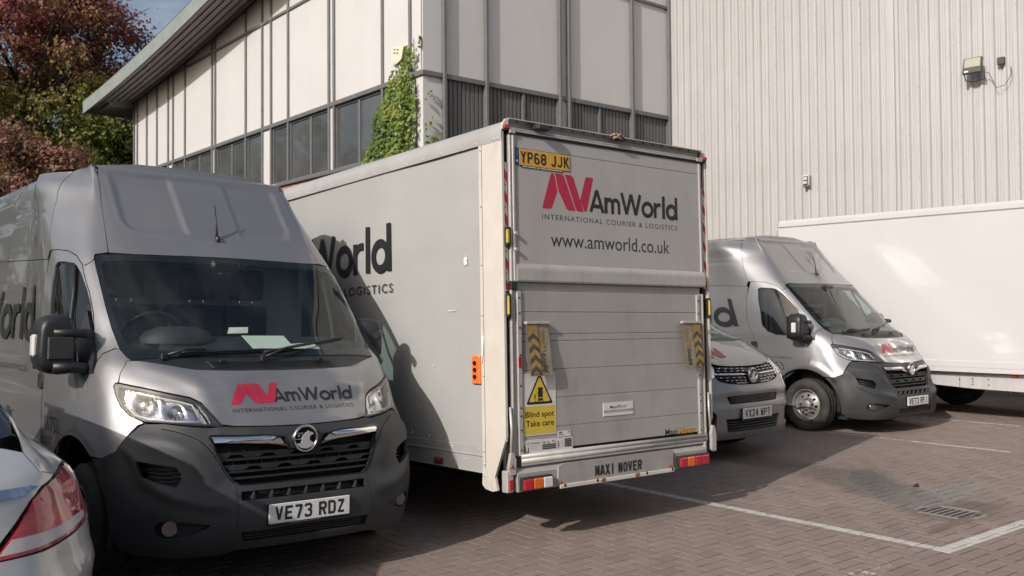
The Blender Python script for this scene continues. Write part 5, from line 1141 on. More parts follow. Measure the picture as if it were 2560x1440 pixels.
def brickwall(name):
    m, n, l, p = nodes(name); t = n.new('ShaderNodeTexCoord'); mp_ = n.new('ShaderNodeMapping'); mp_.inputs['Rotation'].default_value = (R(90), 0, R(90))
    b = n.new('ShaderNodeTexBrick'); b.inputs['Scale'].default_value = 1; b.inputs['Brick Width'].default_value = .225; b.inputs['Row Height'].default_value = .075; b.inputs['Mortar Size'].default_value = .008
    b.inputs['Color1'].default_value = (.42, .13, .065, 1); b.inputs['Color2'].default_value = (.34, .10, .05, 1); b.inputs['Mortar'].default_value = (.35, .28, .22, 1)
    sx = n.new('ShaderNodeSeparateXYZ'); cx = n.new('ShaderNodeCombineXYZ'); ad = n.new('ShaderNodeMath'); ad.operation = 'ADD'
    l.new(t.outputs['Object'], sx.inputs[0]); l.new(sx.outputs[0], ad.inputs[0]); l.new(sx.outputs[1], ad.inputs[1]); l.new(ad.outputs[0], cx.inputs[0]); l.new(sx.outputs[2], cx.inputs[1]); l.new(cx.outputs[0], b.inputs['Vector'])
    l.new(b.outputs['Color'], p.inputs['Base Color']); p.inputs['Roughness'].default_value = .85; return m
M_['brickw'] = brickwall('orange_brick')
def roofz(y): return crom([15.0, 19, 23.29, 28.57, 33.44, 36.5], [11.15, 10.5, 9.907, 9.31, 8.938, 8.78], y)
ob = thing('office_building', 'pale panelled office block with dark window strip and oversailing ribbed roof', 'building', (XB, YB, 0))
off = Vector((-XB, -YB, 0))
def bput(mb, name, m, **k): 
    mb.v = [(p[0]-XB, p[1]-YB, p[2]) for p in mb.v]; return mb.put(name, m, k.pop('parent', ob), **k)
def bbox(name, m, x0, x1, y0, y1, z0, z1, b=0, **k): mb = MB(); mb.box(x0, x1, y0, y1, z0, z1, b); return bput(mb, name, m, **k)
HZ, SZ, TZ = 6.39, 4.86, 9.17
yb = [15.5, 15.93, 17.0, 19.12, 19.36, 21.47, 22.45, 22.98, 24.03, 26.16, 26.39, 28.56, 29.60, 30.04, 31.10, 32.10, 33.09, 33.44]
g = .035
# facade towards the sun: panels between the bars, cut under the roof line
for a, b in zip(yb[:-1], yb[1:]):
    zt0, zt1 = roofz(a), roofz(b)
    def pan(z0, za, zb_):
        if za-z0 < .05 and zb_-z0 < .05: return
        q = [(a+g, z0), (b-g, z0), (b-g, max(zb_, z0+.002)), (a+g, max(za, z0+.002))]
        bput(MB().prism(q, 0, XB, XB+.06), 'cladding_panel', M_['clad'])
    narrow = (b-a < .6)
    pan(HZ+.04, min(TZ-g, zt0), min(TZ-g, zt1))
    if zt0 > TZ+.1: pan(TZ+g, zt0, max(zt1, TZ+g+.002))
    if narrow or a > 31: bbox('cladding_panel', M_['clad'], XB-.002, XB+.06, a+(g if narrow else g), b-g, SZ+.02 if a < 31 else 4.0, HZ-.05)
for y in yb[1:]:
    w = .033; z1 = roofz(y)
    bbox('mullion', M_['mullion'], XB-.05, XB+.045, y-w, y+w, SZ if y < 31 else 3.9, z1, .006)
bbox('window_head', M_['mullion'], XB-.055, XB+.05, YB+.43, 33.3, HZ-.05, HZ+.05, .006)
bput(MB().prism([(20.0, TZ-.03), (31.3, TZ-.03), (30.0, TZ+.03), (20.0, TZ+.03)], 0, XB-.045, XB+.05), 'transom', M_['mullion'])
bbox('transom', M_['mullion'], XB-.045, XB+.05, YB+.4, 20.0, TZ-.03, TZ+.03)
bbox('window_sill', M_['mullion'], XB-.10, XB+.05, YB, 33.3, SZ-.09, SZ, .01)
wy = [(15.97, 16.97), (17.03, 18.06), (18.06, 19.09), (19.39, 20.35), (20.35, 21.44), (21.50, 22.42), (23.01, 24.0), (24.06, 25.06), (25.06, 26.13), (26.42, 27.45), (27.45, 28.53), (28.59, 29.57), (30.07, 31.07)]
for k, (a, b) in enumerate(wy):
    wf = bput(MB().box(XB+.02, XB+.07, a, a+.045, SZ, HZ-.05).box(XB+.02, XB+.07, b-.045, b, SZ, HZ-.05).box(XB+.021, XB+.069, a+.045, b-.045, HZ-.10, HZ-.05).box(XB+.021, XB+.069, a+.045, b-.045, SZ, SZ+.05), 'window', M_['mullion'])
    mb = MB(); t = (rng.random()-.5)*.006; mb.add([(XB+.05+t, a+.04, SZ+.04), (XB+.05-t, b-.04, SZ+.04), (XB+.052-t, b-.04, HZ-.09), (XB+.052+t, a+.04, HZ-.09)], [(0, 1, 2, 3)]); mb.v = [(p[0]-XB, p[1]-YB, p[2]) for p in mb.v]; mb.put('pane', M_['pane'], wf)
bbox('brick_wall', M_['brickw'], XB-.02, XB+.2, YB, 33.44, 0, SZ-.09)
# side facing the yard
xb = [10.482, 10.97, 12.06, 14.16, 14.44, 16.53, 17.88]
for a, b in zip(xb[:-1], xb[1:]):
    bbox('cladding_panel', M_['clad'], a+(g if a > 10.5 else .0), b-g, YB, YB+.06, HZ+.04, TZ-g); bbox('cladding_panel', M_['clad'], a+(g if a > 10.5 else 0), b-g, YB, YB+.06, TZ+g, 12.0)
    if b-a < .6: bbox('cladding_panel', M_['clad'], a+(g if a > 10.5 else 0), b-g, YB, YB+.06, 0, HZ-.05)
for x in xb[1:]: bbox('mullion', M_['mullion'], x-.036, x+.036, YB-.10, YB+.05, 0, 12.0, .006)
bbox('transom', M_['mullion'], XB-.05, XJ, YB-.055, YB+.05, HZ-.05, HZ+.05, .006); bbox('transom', M_['mullion'], XB-.05, XJ, YB-.050, YB+.05, TZ-.035, TZ+.035, .006)
bbox('transom', M_['mullion'], XB-.055, XB+.05, YB-.05, YB+.40, HZ-.052, HZ+.048, .006)
lx = [11.006, 12.06, 13.11, 14.13, 14.47, 15.45, 16.53, 17.85]
for a, b in zip(lx[:-1], lx[1:]):
    if b-a < .5: continue
    mb = MB(); n = max(2, round((b-a)/.115)); p_ = (b-a-.06)/n
    prof = []
    for i in range(n):
        x = a+.03+i*p_; prof += [(x, YB+.02), (x+p_*.70, YB+.02), (x+p_*.76, YB+.052), (x+p_*.94, YB+.052)]
    prof.append((b-.03, YB+.02)); m_ = len(prof)
    mb.add([(x, y, z) for z in (0, HZ-.05) for x, y in prof], [(i, i+1, m_+i+1, m_+i) for i in range(m_-1)]); bput(mb, 'ribbed_panel', M_['ribclad'])
    bbox('panel_bar', M_['mullion'], b-.03, b+.03, YB-.03, YB+.05, 0, HZ-.05, .004)
# roof: curved deck with overhang, fascia, ribbed soffit
OV = 1.2; ys = list(np.linspace(15.9, 35.35, 26))
fz = lambda y: roofz(y)-.09
pr = []; mb = MB()
for y in ys: pr += [(XB-OV, y, fz(y)), (XB-OV, y, fz(y)+.43), (XB-OV+.03, y, fz(y)+.44), (XB-OV+.03, y, fz(y)+.0)]
mb.add(pr, [(4*i+k, 4*i+k+1, 4*i+5+k, 4*i+4+k) for i in range(len(ys)-1) for k in range(3)]); bput(mb, 'fascia', M_['fascia'])
mb = MB(); y1 = ys[-1]; mb.prism([(XB-OV, fz(y1)), (XB+9, fz(y1)+.1), (XB+9, fz(y1)+.5), (XB-OV, fz(y1)+.43)], 1, y1, y1+.04); bput(mb, 'fascia', M_['fascia'])
mb = MB(); cols = []; nr = 7
for i in range(nr):
    x0 = XB-OV+.03+i*(OV+.25)/nr; w = (OV+.25)/nr; cols += [(x0, .0), (x0+w*.62, .0), (x0+w*.70, .045), (x0+w*.92, .045)]
cols.append((XB+.28, 0)); m_ = len(cols)
mb.add([(x, y, fz(y)+.02+dz+(x-(XB-OV))*.09) for y in ys for x, dz in cols], [(i*m_+k, i*m_+k+1, (i+1)*m_+k+1, (i+1)*m_+k) for i in range(len(ys)-1) for k in range(m_-1)]); bput(mb, 'soffit', M_['soffit'])
mb = MB(); mb.add([(x, y, fz(y)+.45+(x-XB+OV)*.09) for y in ys for x in (XB-OV, XB+8.5)], [(2*i, 2*i+1, 2*i+3, 2*i+2) for i in range(len(ys)-1)]); bput(mb, 'roof_deck', M_['soffit'])
mb = MB(); mb.prism([(XB-OV*.7, fz(35.3)+.02), (XB+9, fz(35.3)+.02), (XB+9, fz(35.3)+.3), (XB-OV*.7, fz(35.3)+.3)], 1, 33.5, 35.3); bput(mb, 'gable_soffit', M_['soffit'])
bbox('end_wall', M_['clad'], XB, XB+8, 33.38, 33.46, 0, 9.0); 
# ------------------------------------------------------------------ warehouse
wh = thing('warehouse', 'tall pale warehouse wall of vertical profiled metal sheets with floodlight', 'building', (XJ, YB, 0))
SW = 1.03
prof = [(0, 0)]
for i in range(5):
    y = i*SW/5; prof += [(y+.020, 0), (y+.040, -.046), (y+.085, -.046), (y+.105, 0), (y+.130, 0), (y+.136, -.012), (y+.146, -.012), (y+.152, 0), (y+.176, 0), (y+.182, -.012), (y+.192, -.012), (y+.198, 0)]
prof = [(min(a, SW), b) for a, b in prof]+[(SW, 0)]
mb = MB(); m_ = len(prof); mb.add([(b, -a, z) for z in (0, 4.2, 13.5) for a, b in prof], [(r_*m_+i, r_*m_+i+1, (r_+1)*m_+i+1, (r_+1)*m_+i) for r_ in range(2) for i in range(m_-1)]); sme = mb.mesh('wall_sheet', fix=False); sme.materials.append(M_['sheet'])
y = -.0; k = 0; edges_ = []
while y > -18.5:
    if abs(y+5.78) < .3: pass
    o = bpy.data.objects.new('wall_sheet', sme); COL.objects.link(o); o.parent = wh; o.location = (rng.uniform(-.004, .004), y, 0); o.rotation_euler = (0, 0, rng.gauss(0, .0035)); edges_.append(y); y -= SW; k += 1
# smooth cover strip
mb = MB(); mb.prism([(-.048, -5.80), (-.052, -5.81), (-.052, -5.95), (-.048, -5.965), (.0, -5.98), (.0, -5.79)], 2, 0, 13.5); mb.put('cover_strip', M_['sheet'], wh)
mb = MB()
for y in edges_:
    for z in np.arange(2.9, 11.5, .42):
        if rng.random() < .85: mb.box(-.052, -.045, y-.080, y-.066, z-.007+.03*math.sin(y*9), z+.007+.03*math.sin(y*9))
    if rng.random() < .8:
        for z in (4.1, 5.9, 7.6, 9.4): mb.box(-.052, -.045, y-.286, y-.272, z-.007+.2*math.sin(y*3), z+.007+.2*math.sin(y*3))
mb.put('sheet_screws', M_['mullion'], wh, kind='stuff')
# ------------------------------------------------------------------ wall lights and alarm box
M_['lampface'] = mat('dusty_led_face', (.36, .345, .28), .35, noise_s=20, noise_a=.08); M_['lampbody'] = mat('floodlight_body', (.06, .06, .055), .5, noise_s=20, noise_a=.2)
fl = thing('floodlight', 'square black floodlight with a cream face on the corrugated warehouse wall', 'floodlight', (XJ-.30, 7.86, 6.10), Matrix.Rotation(R(-83), 3, 'Z') @ Matrix.Rotation(R(-18), 3, 'X'))
mb = MB(); mb.box(-.165, .165, -.035, .03, -.17, .15, .01); mb.put('lamp_housing', M_['lampbody'], fl)
mb = MB(); mb.box(-.140, .140, -.041, -.034, -.055, .130, .004); mb.put('lamp_face', M_['lampface'], fl)
mb = MB(); mb.box(-.13, -.06, -.0385, -.034, -.155, -.12); mb.put('rating_label', M_['signw'] if 'signw' in M_ else M_['white'], fl)
mb = MB(); mb.tube([(-.17, .02, -.05), (-.17, .20, -.19), (0, .25, -.22), (.17, .20, -.19), (.17, .02, -.05)], .012, 6); mb.put('bracket', M_['lampbody'], fl)
mb = MB(); mb.tube([(.1, .05, -.10), (.24, .16, -.12), (.30, .20, -.25), (.38, .22, -.42), (.52, .21, -.40), (.62, .19, -.22), (.60, .19, -.05)], .007, 5); mb.put('cable', M_['lampbody'], fl)
jb = thing('junction_box', 'small dark junction box with a drooping cable right of the floodlight', 'junction box', (XJ-.09, 7.44, 6.13), Matrix.Rotation(R(-90), 3, 'Z'))
mb = MB(); mb.box(-.062, .062, -.04, .04, -.07, .065, .008); mb.put('box_body', M_['lampbody'], jb); mb = MB(); mb.tube([(.02, 0, -.06), (.02, -.005, -.10)], .022, 8); mb.put('cable_gland', M_['lampbody'], jb)
el = thing('wall_light', 'small twin-window bulkhead light low on the corrugated warehouse wall', 'wall light', (XJ-.12, 11.53, 4.36), Matrix.Rotation(R(-75), 3, 'Z') @ Matrix.Rotation(R(-12), 3, 'X'))
mb = MB(); mb.box(-.075, .075, -.06, .10, -.12, .14, .015); mb.put('light_housing', M_['sheet'], el); mb = MB(); mb.box(-.05, .05, -.07, -.055, -.11, .09, .008); mb.put('light_bezel', M_['gloss_black'], el)
for z in (.035, -.055): mb = MB(); mb.box(-.046, .034, -.076, -.068, z-.033, z+.033, .01); mb.put('light_window', M_['lampface'], el)
ab = thing('alarm_box', 'cream alarm siren box on the facade above the ivy', 'alarm box', (XB-.14, 16.17, 6.86), Matrix.Rotation(R(-62), 3, 'Z') @ Matrix.Rotation(R(8), 3, 'Y'))
mb = MB(); mb.prism([(-.13, .14), (.14, .18), (.12, -.10), (.02, -.20), (-.10, -.12)], 1, -.09, .09); o = mb.put('siren_case', mat('cream_plastic', (.62, .54, .38), .5, noise_s=20, noise_a=.08), ab); b = o.modifiers.new('b', 'BEVEL'); b.width = .015; b.segments = 2
mb = MB()
for a in range(2):
    for c in range(2): mb.box(-.08+.07*a, -.04+.07*a, -.094, -.089, .0+.07*c, .035+.07*c)
mb.put('siren_grille', M_['lampbody'], ab)
# ------------------------------------------------------------------ ivy and trees
def leaf_mat(name, cols, rough=.5, trans=.3):
    m, n, l, p = nodes(name); at = n.new('ShaderNodeAttribute'); at.attribute_name = 'tone'
    cr = n.new('ShaderNodeValToRGB'); e = cr.color_ramp.elements; e[0].color = (*cols[0], 1); e[1].color = (*cols[-1], 1)
    for i, c in enumerate(cols[1:-1]): k = cr.color_ramp.elements.new((i+1)/(len(cols)-1)); k.color = (*c, 1)
    l.new(at.outputs['Fac'], cr.inputs[0]); l.new(cr.outputs[0], p.inputs['Base Color']); p.inputs['Roughness'].default_value = rough; p.inputs['Specular IOR Level'].default_value = .3
    tr = n.new('ShaderNodeBsdfTranslucent'); l.new(cr.outputs[0], tr.inputs[0]); ms = n.new('ShaderNodeMixShader'); ms.inputs[0].default_value = trans
    l.new(p.outputs[0], ms.inputs[1]); l.new(tr.outputs[0], ms.inputs[2]); l.new(ms.outputs[0], n['Material Output'].inputs[0]); return m
def leaves(name, P_, Nn, size, tone, m, parent, rs, shape='leaf', kind='stuff'):
    """P_: (n,3) positions, Nn: (n,3) normals, size (n,), tone (n,)"""
    n = len(P_); Nn = Nn/np.linalg.norm(Nn, axis=1, keepdims=True)
    r_ = rs.normal(size=(n, 3)); U = np.cross(Nn, r_); U /= np.linalg.norm(U, axis=1, keepdims=True); W_ = np.cross(Nn, U)
    s_ = size[:, None]; q = [P_-U*s_*.5, P_+W_*s_*.36-U*s_*.05+Nn*s_*.08, P_+U*s_*.55, P_-W_*s_*.36-U*s_*.05+Nn*s_*.08]
    V_ = np.stack(q, 1).reshape(-1, 3); F = [(4*i, 4*i+1, 4*i+2, 4*i+3) for i in range(n)]
    me = bpy.data.meshes.new(name); me.from_pydata(V_.tolist(), [], F); a = me.attributes.new('tone', 'FLOAT', 'POINT'); a.data.foreach_set('value', np.repeat(tone, 4)); me.update()
    return obj(name, me, parent, m, kind=kind)
rs = np.random.RandomState(5)
ivy = thing('ivy_plant', 'bright green ivy climbing the corner of the office block beside the lorry roof', 'ivy', (XB, YB+.8, 0))
IV = [(17.9, 3.5), (17.56, 4.85), (17.15, 5.34), (17.2, 5.78), (16.65, 6.15), (16.55, 6.49), (16.2, 6.82), (15.95, 7.02), (15.85, 6.9), (15.7, 7.02), (15.62, 6.8), (15.74, 6.4), (15.62, 6.1), (15.60, 5.5), (15.66, 4.9), (15.6, 3.5)]
Pp = []; 
while len(Pp) < 3800:
    y, z = rs.uniform(15.5, 17.9), rs.uniform(3.5, 7.1)
    if not pip(y, z, IV): continue
    if z > 6.45 and rs.rand() < .35: continue
    d = min(.10+.25*min(1, (7.2-z)/2.5)*rs.rand()**.7*min(1, poly_dist(y, z, IV+[IV[0]])/.25), .4); Pp.append((XB-.03-d, y+rs.normal()*.03, z))
# stray shoots round the corner
for (x, y, z, dx_, dz_) in ((XB, YB-.05, 5.9, .25, .0), (XB, YB-.06, 5.45, .28, -.1), (XB, YB-.05, 5.1, .25, -.1), (XB-.05, YB+.05, 6.95, -.03, .12), (XB, YB-.04, 5.25, .4, -.25), (XB, YB-.08, 4.9, .35, -.05)):
    for k in range(10): t = rs.rand(); Pp.append((x+dx_*t+rs.normal()*.02, y-.05*rs.rand(), z+dz_*t+.10*math.sin(t*5+z*3)+rs.normal()*.03))
Pp = np.array(Pp); n_ = len(Pp); Nn = np.stack([-np.abs(rs.normal(1, .3, n_)), rs.normal(-.3, .5, n_), rs.normal(.45, .45, n_)], 1)
tn = np.clip(.5+.5*np.array([noise.noise(Vector(p)*2.2) for p in Pp])+rs.normal(0, .16, n_), 0, 1)
leaves('ivy_foliage', Pp-np.array([XB, YB+.8, 0]), Nn, rs.uniform(.055, .11, n_), tn, leaf_mat('ivy_leaf', [(.035, .075, .015), (.085, .15, .025), (.15, .22, .035), (.26, .29, .06)], .4, .25), ivy, rs)
mb = MB()
for k in range(7):
    y = 15.75+.28*k; pts = [(-.02, y-YB-.8, 3.4)]
    for j in range(5): y += rs.normal(-.02, .06); pts.append((-.03, min(max(y, 15.55), 17.3)-YB-.8, 3.4+(.75-.06*k)*(j+1)))
    mb.tube(pts, .018, 5, .006)
mb.put('ivy_stems', mat('ivy_stem', (.10, .07, .045), .9), ivy, kind='stuff')
M_['bark'] = mat('bark', (.075, .06, .048), .9, noise_s=6, noise_a=.35, bump=.8, bump_s=25)
def tree(name, label, x, y, H, Rr, zc, cols, n, seed, sz=(.16, .30), nclump=70, flat=1.0, hm=None, group=None, tonef=None, bare=.6):
    rs = np.random.RandomState(seed); t = thing(name, label, 'tree', (x, y, 0), group=group)
    mb = MB(); tips = []
    top = H*.82; mb.tube([(0, 0, 0), (.1, .05, top*.3), (-.1, .1, top*.6), (.05, 0, top)], [Rr*.055+.08, Rr*.045+.05, Rr*.03+.03, .03], 9)
    for k in range(16):
        a = k*2.4+rs.rand(); z0 = H*(.22+.55*rs.rand()); e = Vector((math.cos(a)*Rr*(.55+.35*rs.rand()), math.sin(a)*Rr*(.55+.35*rs.rand()), z0+H*.18*(.4+rs.rand())))
        mdp = Vector((e.x*.45, e.y*.45, z0+(e.z-z0)*.35)); mb.tube([(0, 0, z0), mdp, e], [.11, .07, .02], 6)
        for j in range(3): d = Vector(rs.normal(size=3))*Rr*.22; d.z = abs(d.z); mb.tube([mdp.lerp(e, .5), mdp.lerp(e, .8)+d*.5, e+d], [.045, .028, .01], 5)
    mb.put('trunk', M_['bark'], t)
    P_ = []; N_ = []; T_ = []; cl = []
    for k in range(nclump):
        v = rs.normal(size=3); v /= np.linalg.norm(v); r_ = rs.rand()**.30
        c = np.array([v[0]*Rr*r_, v[1]*Rr*r_, zc+v[2]*(H-zc)*.92*r_ if v[2] > 0 else zc+v[2]*zc*.8*r_]); cl.append((c, Rr*(.13+.13*rs.rand()), rs.rand()))
    per = n//nclump
    for c, r_, tt in cl:
        q = rs.normal(size=(per, 3)); q /= np.linalg.norm(q, axis=1, keepdims=True); rad = r_*rs.rand(per, 1)**.45*(1+.35*rs.normal(size=(per, 1))); pp = c+q*rad*np.array([1, 1, .75]); P_.append(pp); N_.append(q+rs.normal(size=(per, 3))*.6+np.array([0, 0, .3]))
        h = (pp[:, 2]-zc*.2)/(H-zc*.2); b = tonef(h, tt, c) if tonef else tt+0*h; T_.append(np.clip(b+rs.normal(0, .09, per), 0, 1))
    P_ = np.concatenate(P_); N_ = np.concatenate(N_); T_ = np.concatenate(T_); leaves('crown', P_, N_, rs.uniform(sz[0], sz[1], len(P_)), T_, cols, t, rs)
    return t
maple = leaf_mat('autumn_leaves', [(.06, .10, .02), (.13, .17, .03), (.22, .20, .05), (.24, .12, .07), (.27, .075, .075), (.32, .13, .13)], .5, .3)
green = leaf_mat('green_yellow_leaves', [(.04, .075, .015), (.08, .12, .02), (.15, .17, .03), (.23, .21, .045)], .5, .35)
rusty = leaf_mat('brown_red_leaves', [(.08, .08, .03), (.15, .09, .045), (.24, .13, .09), (.22, .10, .085)], .5, .3)
def mt(h, tt, c): return np.clip((h-.30)*1.9, 0, 1)*.72+.30*tt*(h > .2)-.02
tree('maple_tree', 'tall autumn tree with crimson top and green lower leaves left of the office roof', 9.0, 44.5, 18.2, 5.7, 10.4, maple, 115000, 11, (.12, .23), 260, tonef=mt)
tree('lime_tree', 'green and yellow tree close behind the far end of the office block', 12.3, 41.5, 11.0, 3.4, 6.2, green, 26000, 12, (.11, .20), 80)
tree('cherry_tree', 'low brownish red tree below the maple at the left edge', 5.9, 30.0, 7.2, 2.9, 4.4, rusty, 26000, 13, (.09, .17), 80, tonef=lambda h, tt, c: .3+.6*tt+0*h)
tree('dark_tree', 'dark green tree between the maple and the office block', 8.0, 52.0, 12.5, 6.5, 6.5, leaf_mat('dark_leaves', [(.03, .055, .015), (.06, .085, .02), (.11, .12, .03)], .5, .3), 30000, 14, (.15, .28), 90)  # leaf colours darker than those of the other green trees
# trees across the yard, seen only mirrored in glass and paint
for i, (x, y, h, r_) in enumerate(((-25, 10, 12.0, 5.2), (-26, 19, 12.5, 5.4), (-25, 28, 11.5, 5), (-26, 38, 12.5, 5.4), (-26, 1, 11.5, 5), (-24, 48, 11, 5), (4.5, 50, 13, 5), (-2, 46, 12.5, 5), (-8, 43, 12, 5), (-14, 40, 12.5, 5), (-14, -20, 8, 4.5), (-4, -24, 8, 4.5), (7, -26, 8.5, 5))):
    tree('yard_tree', 'green tree across the yard, mirrored in glass', x, y, h, r_, h*.52, green, 3600, 30+i, (.35, .6), 40, group='trees across the yard')
for o in [o for o in COL.objects if o.name.startswith('yard_tree')]:
    pass
# ------------------------------------------------------------------ smaller van behind the lorry
KZ = [.20, .30, .40, .52, .62, .70, .78, .90, .975, 1.04, 1.12, 1.20, 1.245, 1.29, 1.60, 1.88, 1.93]
KT = [(.06, .08, .15, .84, .36, .92, .52), (.01, .04, .11, .87, .30, .94, .48), (.0, .03, .10, .88, .28, .95, .48), (-.005, .02, .09, .885, .27, .955, .48), (-.01, .02, .09, .89, .27, .96, .49), (.0, .03, .10, .89, .27, .96, .50), (.02, .05, .13, .89, .30, .96, .52),
      (.05, .09, .18, .885, .34, .96, .57), (.09, .13, .24, .87, .40, .955, .62), (.17, .20, .31, .86, .46, .95, .68), (.32, .35, .43, .84, .56, .94, .78), (.50, .53, .60, .81, .70, .93, .92), (.62, .65, .70, .79, .80, .925, 1.0), (.75, .78, .84, .77, .92, .92, 1.1), (1.28, 1.30, 1.36, .74, 1.45, .88, 1.6), (1.75, 1.78, 1.82, .66, 1.92, .80, 2.0), (2.2, 2.2, 2.2, .55, 2.25, .68, 2.4)]
K = Skin(KZ, KT, 4.9)
kv = thing('compact_van', 'smaller silver van, half hidden behind the box lorry, plate VX24 WPT', 'van', (8.341, 6.061, 0), mrot(.98, 0, 0))
sv, pl, bk = M_['silver'], M_['plastic'], M_['black']
def half(p): return p
K.panel('bonnet', [(0, .985), (.25, .99), (.46, 1.005), (.60, 1.03), (.74, 1.07), (.80, 1.10), (.80, 1.16), (.72, 1.20), (.5, 1.225), (0, 1.235)], sv, kv, sym=True, step=.04, off=.004, dens=.03, disp=lambda x, z: .012*math.exp(-((abs(x)-.48-(z-1.0)*.3)/.05)**2))
KG = [(0, .80), (.20, .805), (.40, .825), (.50, .85), (.535, .885), (.50, .985), (.45, .997), (.25, .98), (0, .975)]
KH = [(.51, .995), (.545, .89), (.70, .875), (.88, .86), (.98, .90), (1.0, .98), (.93, 1.05), (.80, 1.07), (.66, 1.04)]
full = lambda p: p+[(-a, z) for a, z in p[::-1] if a > 1e-6]
slot = [(.415, .605), (.45, .685), (.30, .690), (-.30, .690), (-.45, .685), (-.415, .605)]
low = [(.44, .315), (.47, .455), (-.47, .455), (-.44, .315)]
ka = [p for p in arch_full(.30, .31, 26, r=.40, zc=.33, bc=.95, sk=K) if K.S(p[0], p[1]).y < .95 and p[1] < .70]
K.panel('front_bumper', [(0, .792), (.21, .797), (.41, .817), (.51, .84), (.545, .878), (.70, .867), (.88, .852), (1.0, .84), (1.15, .78)]+[(ka[0][0], .70)]+ka[1:]+[(.9, .24), (0, .235)], sv, kv, holes=[slot, low, [(.60, .33), (.80, .35), (.86, .55), (.70, .60), (.60, .50)], mir([(.60, .33), (.80, .35), (.86, .55), (.70, .60), (.60, .50)])], sym=True, step=.04, off=.003, rim=.03, dens=.03,
        disp=lambda x, z: .012*math.exp(-((z-.735)/.02)**2)-.010*(1 if .60 < z < .72 else 0))
K.panel('inner_shell', full([(0, .22), (.9, .25), (.95, .6), (1.1, .80), (1.2, .95), (1.0, 1.1), (0, 1.2)]), M_['darkgap'], kv, step=.1, off=-.06, rim=0)  # near-black shell; shade of gaps and intakes put into its colour
for sg in (-1, 1):
    m2 = (lambda p: mir(p)) if sg < 0 else (lambda p: p)
    h = K.panel('headlight', m2(KH), M_['lens'], kv, step=.04, rim=0, off=.010); K.panel('reflector_bowl', m2([(a*.99, z) for a, z in KH]), M_['reflector'], h, step=.03, rim=0, off=-.02, disp=lambda x, z: .02*math.sin(abs(x)*40))
    K.panel('bumper_insert', m2([(.60, .33), (.80, .35), (.86, .55), (.70, .60), (.60, .50)]), bk, kv, step=.1, off=-.035, rim=0)
    sp = [(1.16, .80), (1.0, .905), (1.02, .985), (.94, 1.06), (.82, 1.085), (.815, 1.16), (.80, 1.20), (.90, 1.25), (1.0, 1.30), (1.05, 1.45), (1.3, 1.30), (4.9, 1.34), (4.9, .30)]
    aa = arch_full(.35, .70, 14, r=.40, zc=.33, bc=.95, sk=K)
    K.panel('body_side', m2(sp+[(K.s_of_b(1.36, .30), .30)]+aa+[(ka[0][0], .71)]), sv, kv, step=(.15, .06), off=.002, rim=.02, dens=.04)
    K.panel('side_windows', m2([(1.08, 1.36), (1.3, 1.33), (2.2, 1.34), (2.2, 1.80), (1.55, 1.80), (1.2, 1.6)]), M_['gloss_black'], kv, step=.1, off=-.004, rim=0)
    K.panel('upper_side', m2([(1.0, 1.31), (1.08, 1.36), (1.2, 1.6), (1.55, 1.80), (2.2, 1.80), (2.2, 1.34), (4.9, 1.345), (4.9, 1.9), (1.2, 1.9), (.98, 1.86), (.95, 1.60), (.93, 1.35)]), sv, kv, step=(.2, .06), off=.002, rim=.01, dens=.04)
    for y in (.95, 4.05): build_wheel(kv, sg*.82, y, .325, sg, r=.325, w=.215)
K.panel('windscreen', full([(0, 1.27), (.5, 1.265), (.74, 1.25), (.88, 1.30), (.92, 1.60), (.93, 1.82), (.6, 1.86), (0, 1.87)]), M_['glass'], kv, step=.08, rim=0)
K.panel('scuttle', full([(0, 1.24), (.5, 1.232), (.72, 1.21), (.80, 1.215), (.74, 1.245), (.5, 1.262), (0, 1.268)]), bk, kv, step=.1, off=-.002)
MB().box(-.72, .72, 1.1, 1.9, .9, 1.24, .05).put('dashboard', M_['dash'], kv); MB().box(-.8, .8, 2.1, 2.14, .5, 1.9).put('bulkhead', M_['cabgrey'], kv)
MB().box(-.80, .80, 1.9, 4.9, 1.86, 1.92, .03).put('roof', sv, kv); MB().box(-.84, .84, 4.88, 4.92, .3, 1.9).put('rear_doors', sv, kv); MB().box(-.7, .7, .3, 4.8, .2, .45).put('underbody', M_['darkgap'], kv)
kg = bpy.data.objects.new('grille', None); COL.objects.link(kg); kg.parent = kv
K.panel('grille_back', full([(a*1.02, z) for a, z in KG]), M_['gloss_black'], kg, step=.06, rim=0, off=-.012)
for z, c in ((.962, 0), (.937, 0), (.905, 1), (.868, 0), (.840, 0), (.815, 0)):
    w = crom([.80, .85, .885, .985], [.22, .49, .535, .49], z)
    for sg in (-1, 1):
        mb = MB(); zz = lambda s: z+.03*(abs(s)-.25) ; q = [K.S(s, zz(s))+K.N(s, zz(s))*.006 for s in np.linspace(sg*.10, sg*w, 9)]; mb.tube(q, .012 if c else .006, 6); mb.put('chrome_bar' if c else 'grille_bar', M_['chrome'] if c else bk, kg)
        if not c:
            for s in np.linspace(.14, w-.04, 5): mb = MB(); p = K.S(sg*s, zz(s))+K.N(sg*s, z)*.012; mb.tube([p-Vector((.018, 0, 0)), p+Vector((.018, 0, .002))], .0055, 5); mb.put('grille_stud', M_['chrome'], kg)
for o, z0, z1, m_ in ((slot, .62, .675, 4), (low, .33, .445, 5)):
    for z in np.linspace(z0, z1, m_): mb = MB(); w = .40 if z > .5 else .43; mb.tube([K.S(s, z)-K.N(s, z)*.015 for s in np.linspace(-w, w, 9)], .009, 6); mb.put('intake_bar', pl, kv)
P_ = lambda q, z, k: tuple(K.S(q, z)+K.N(q, z)*.008)
bars(-.42, -.14, 1.075, 1.165, P_).put('logo_bars', M_['redink'], kv)
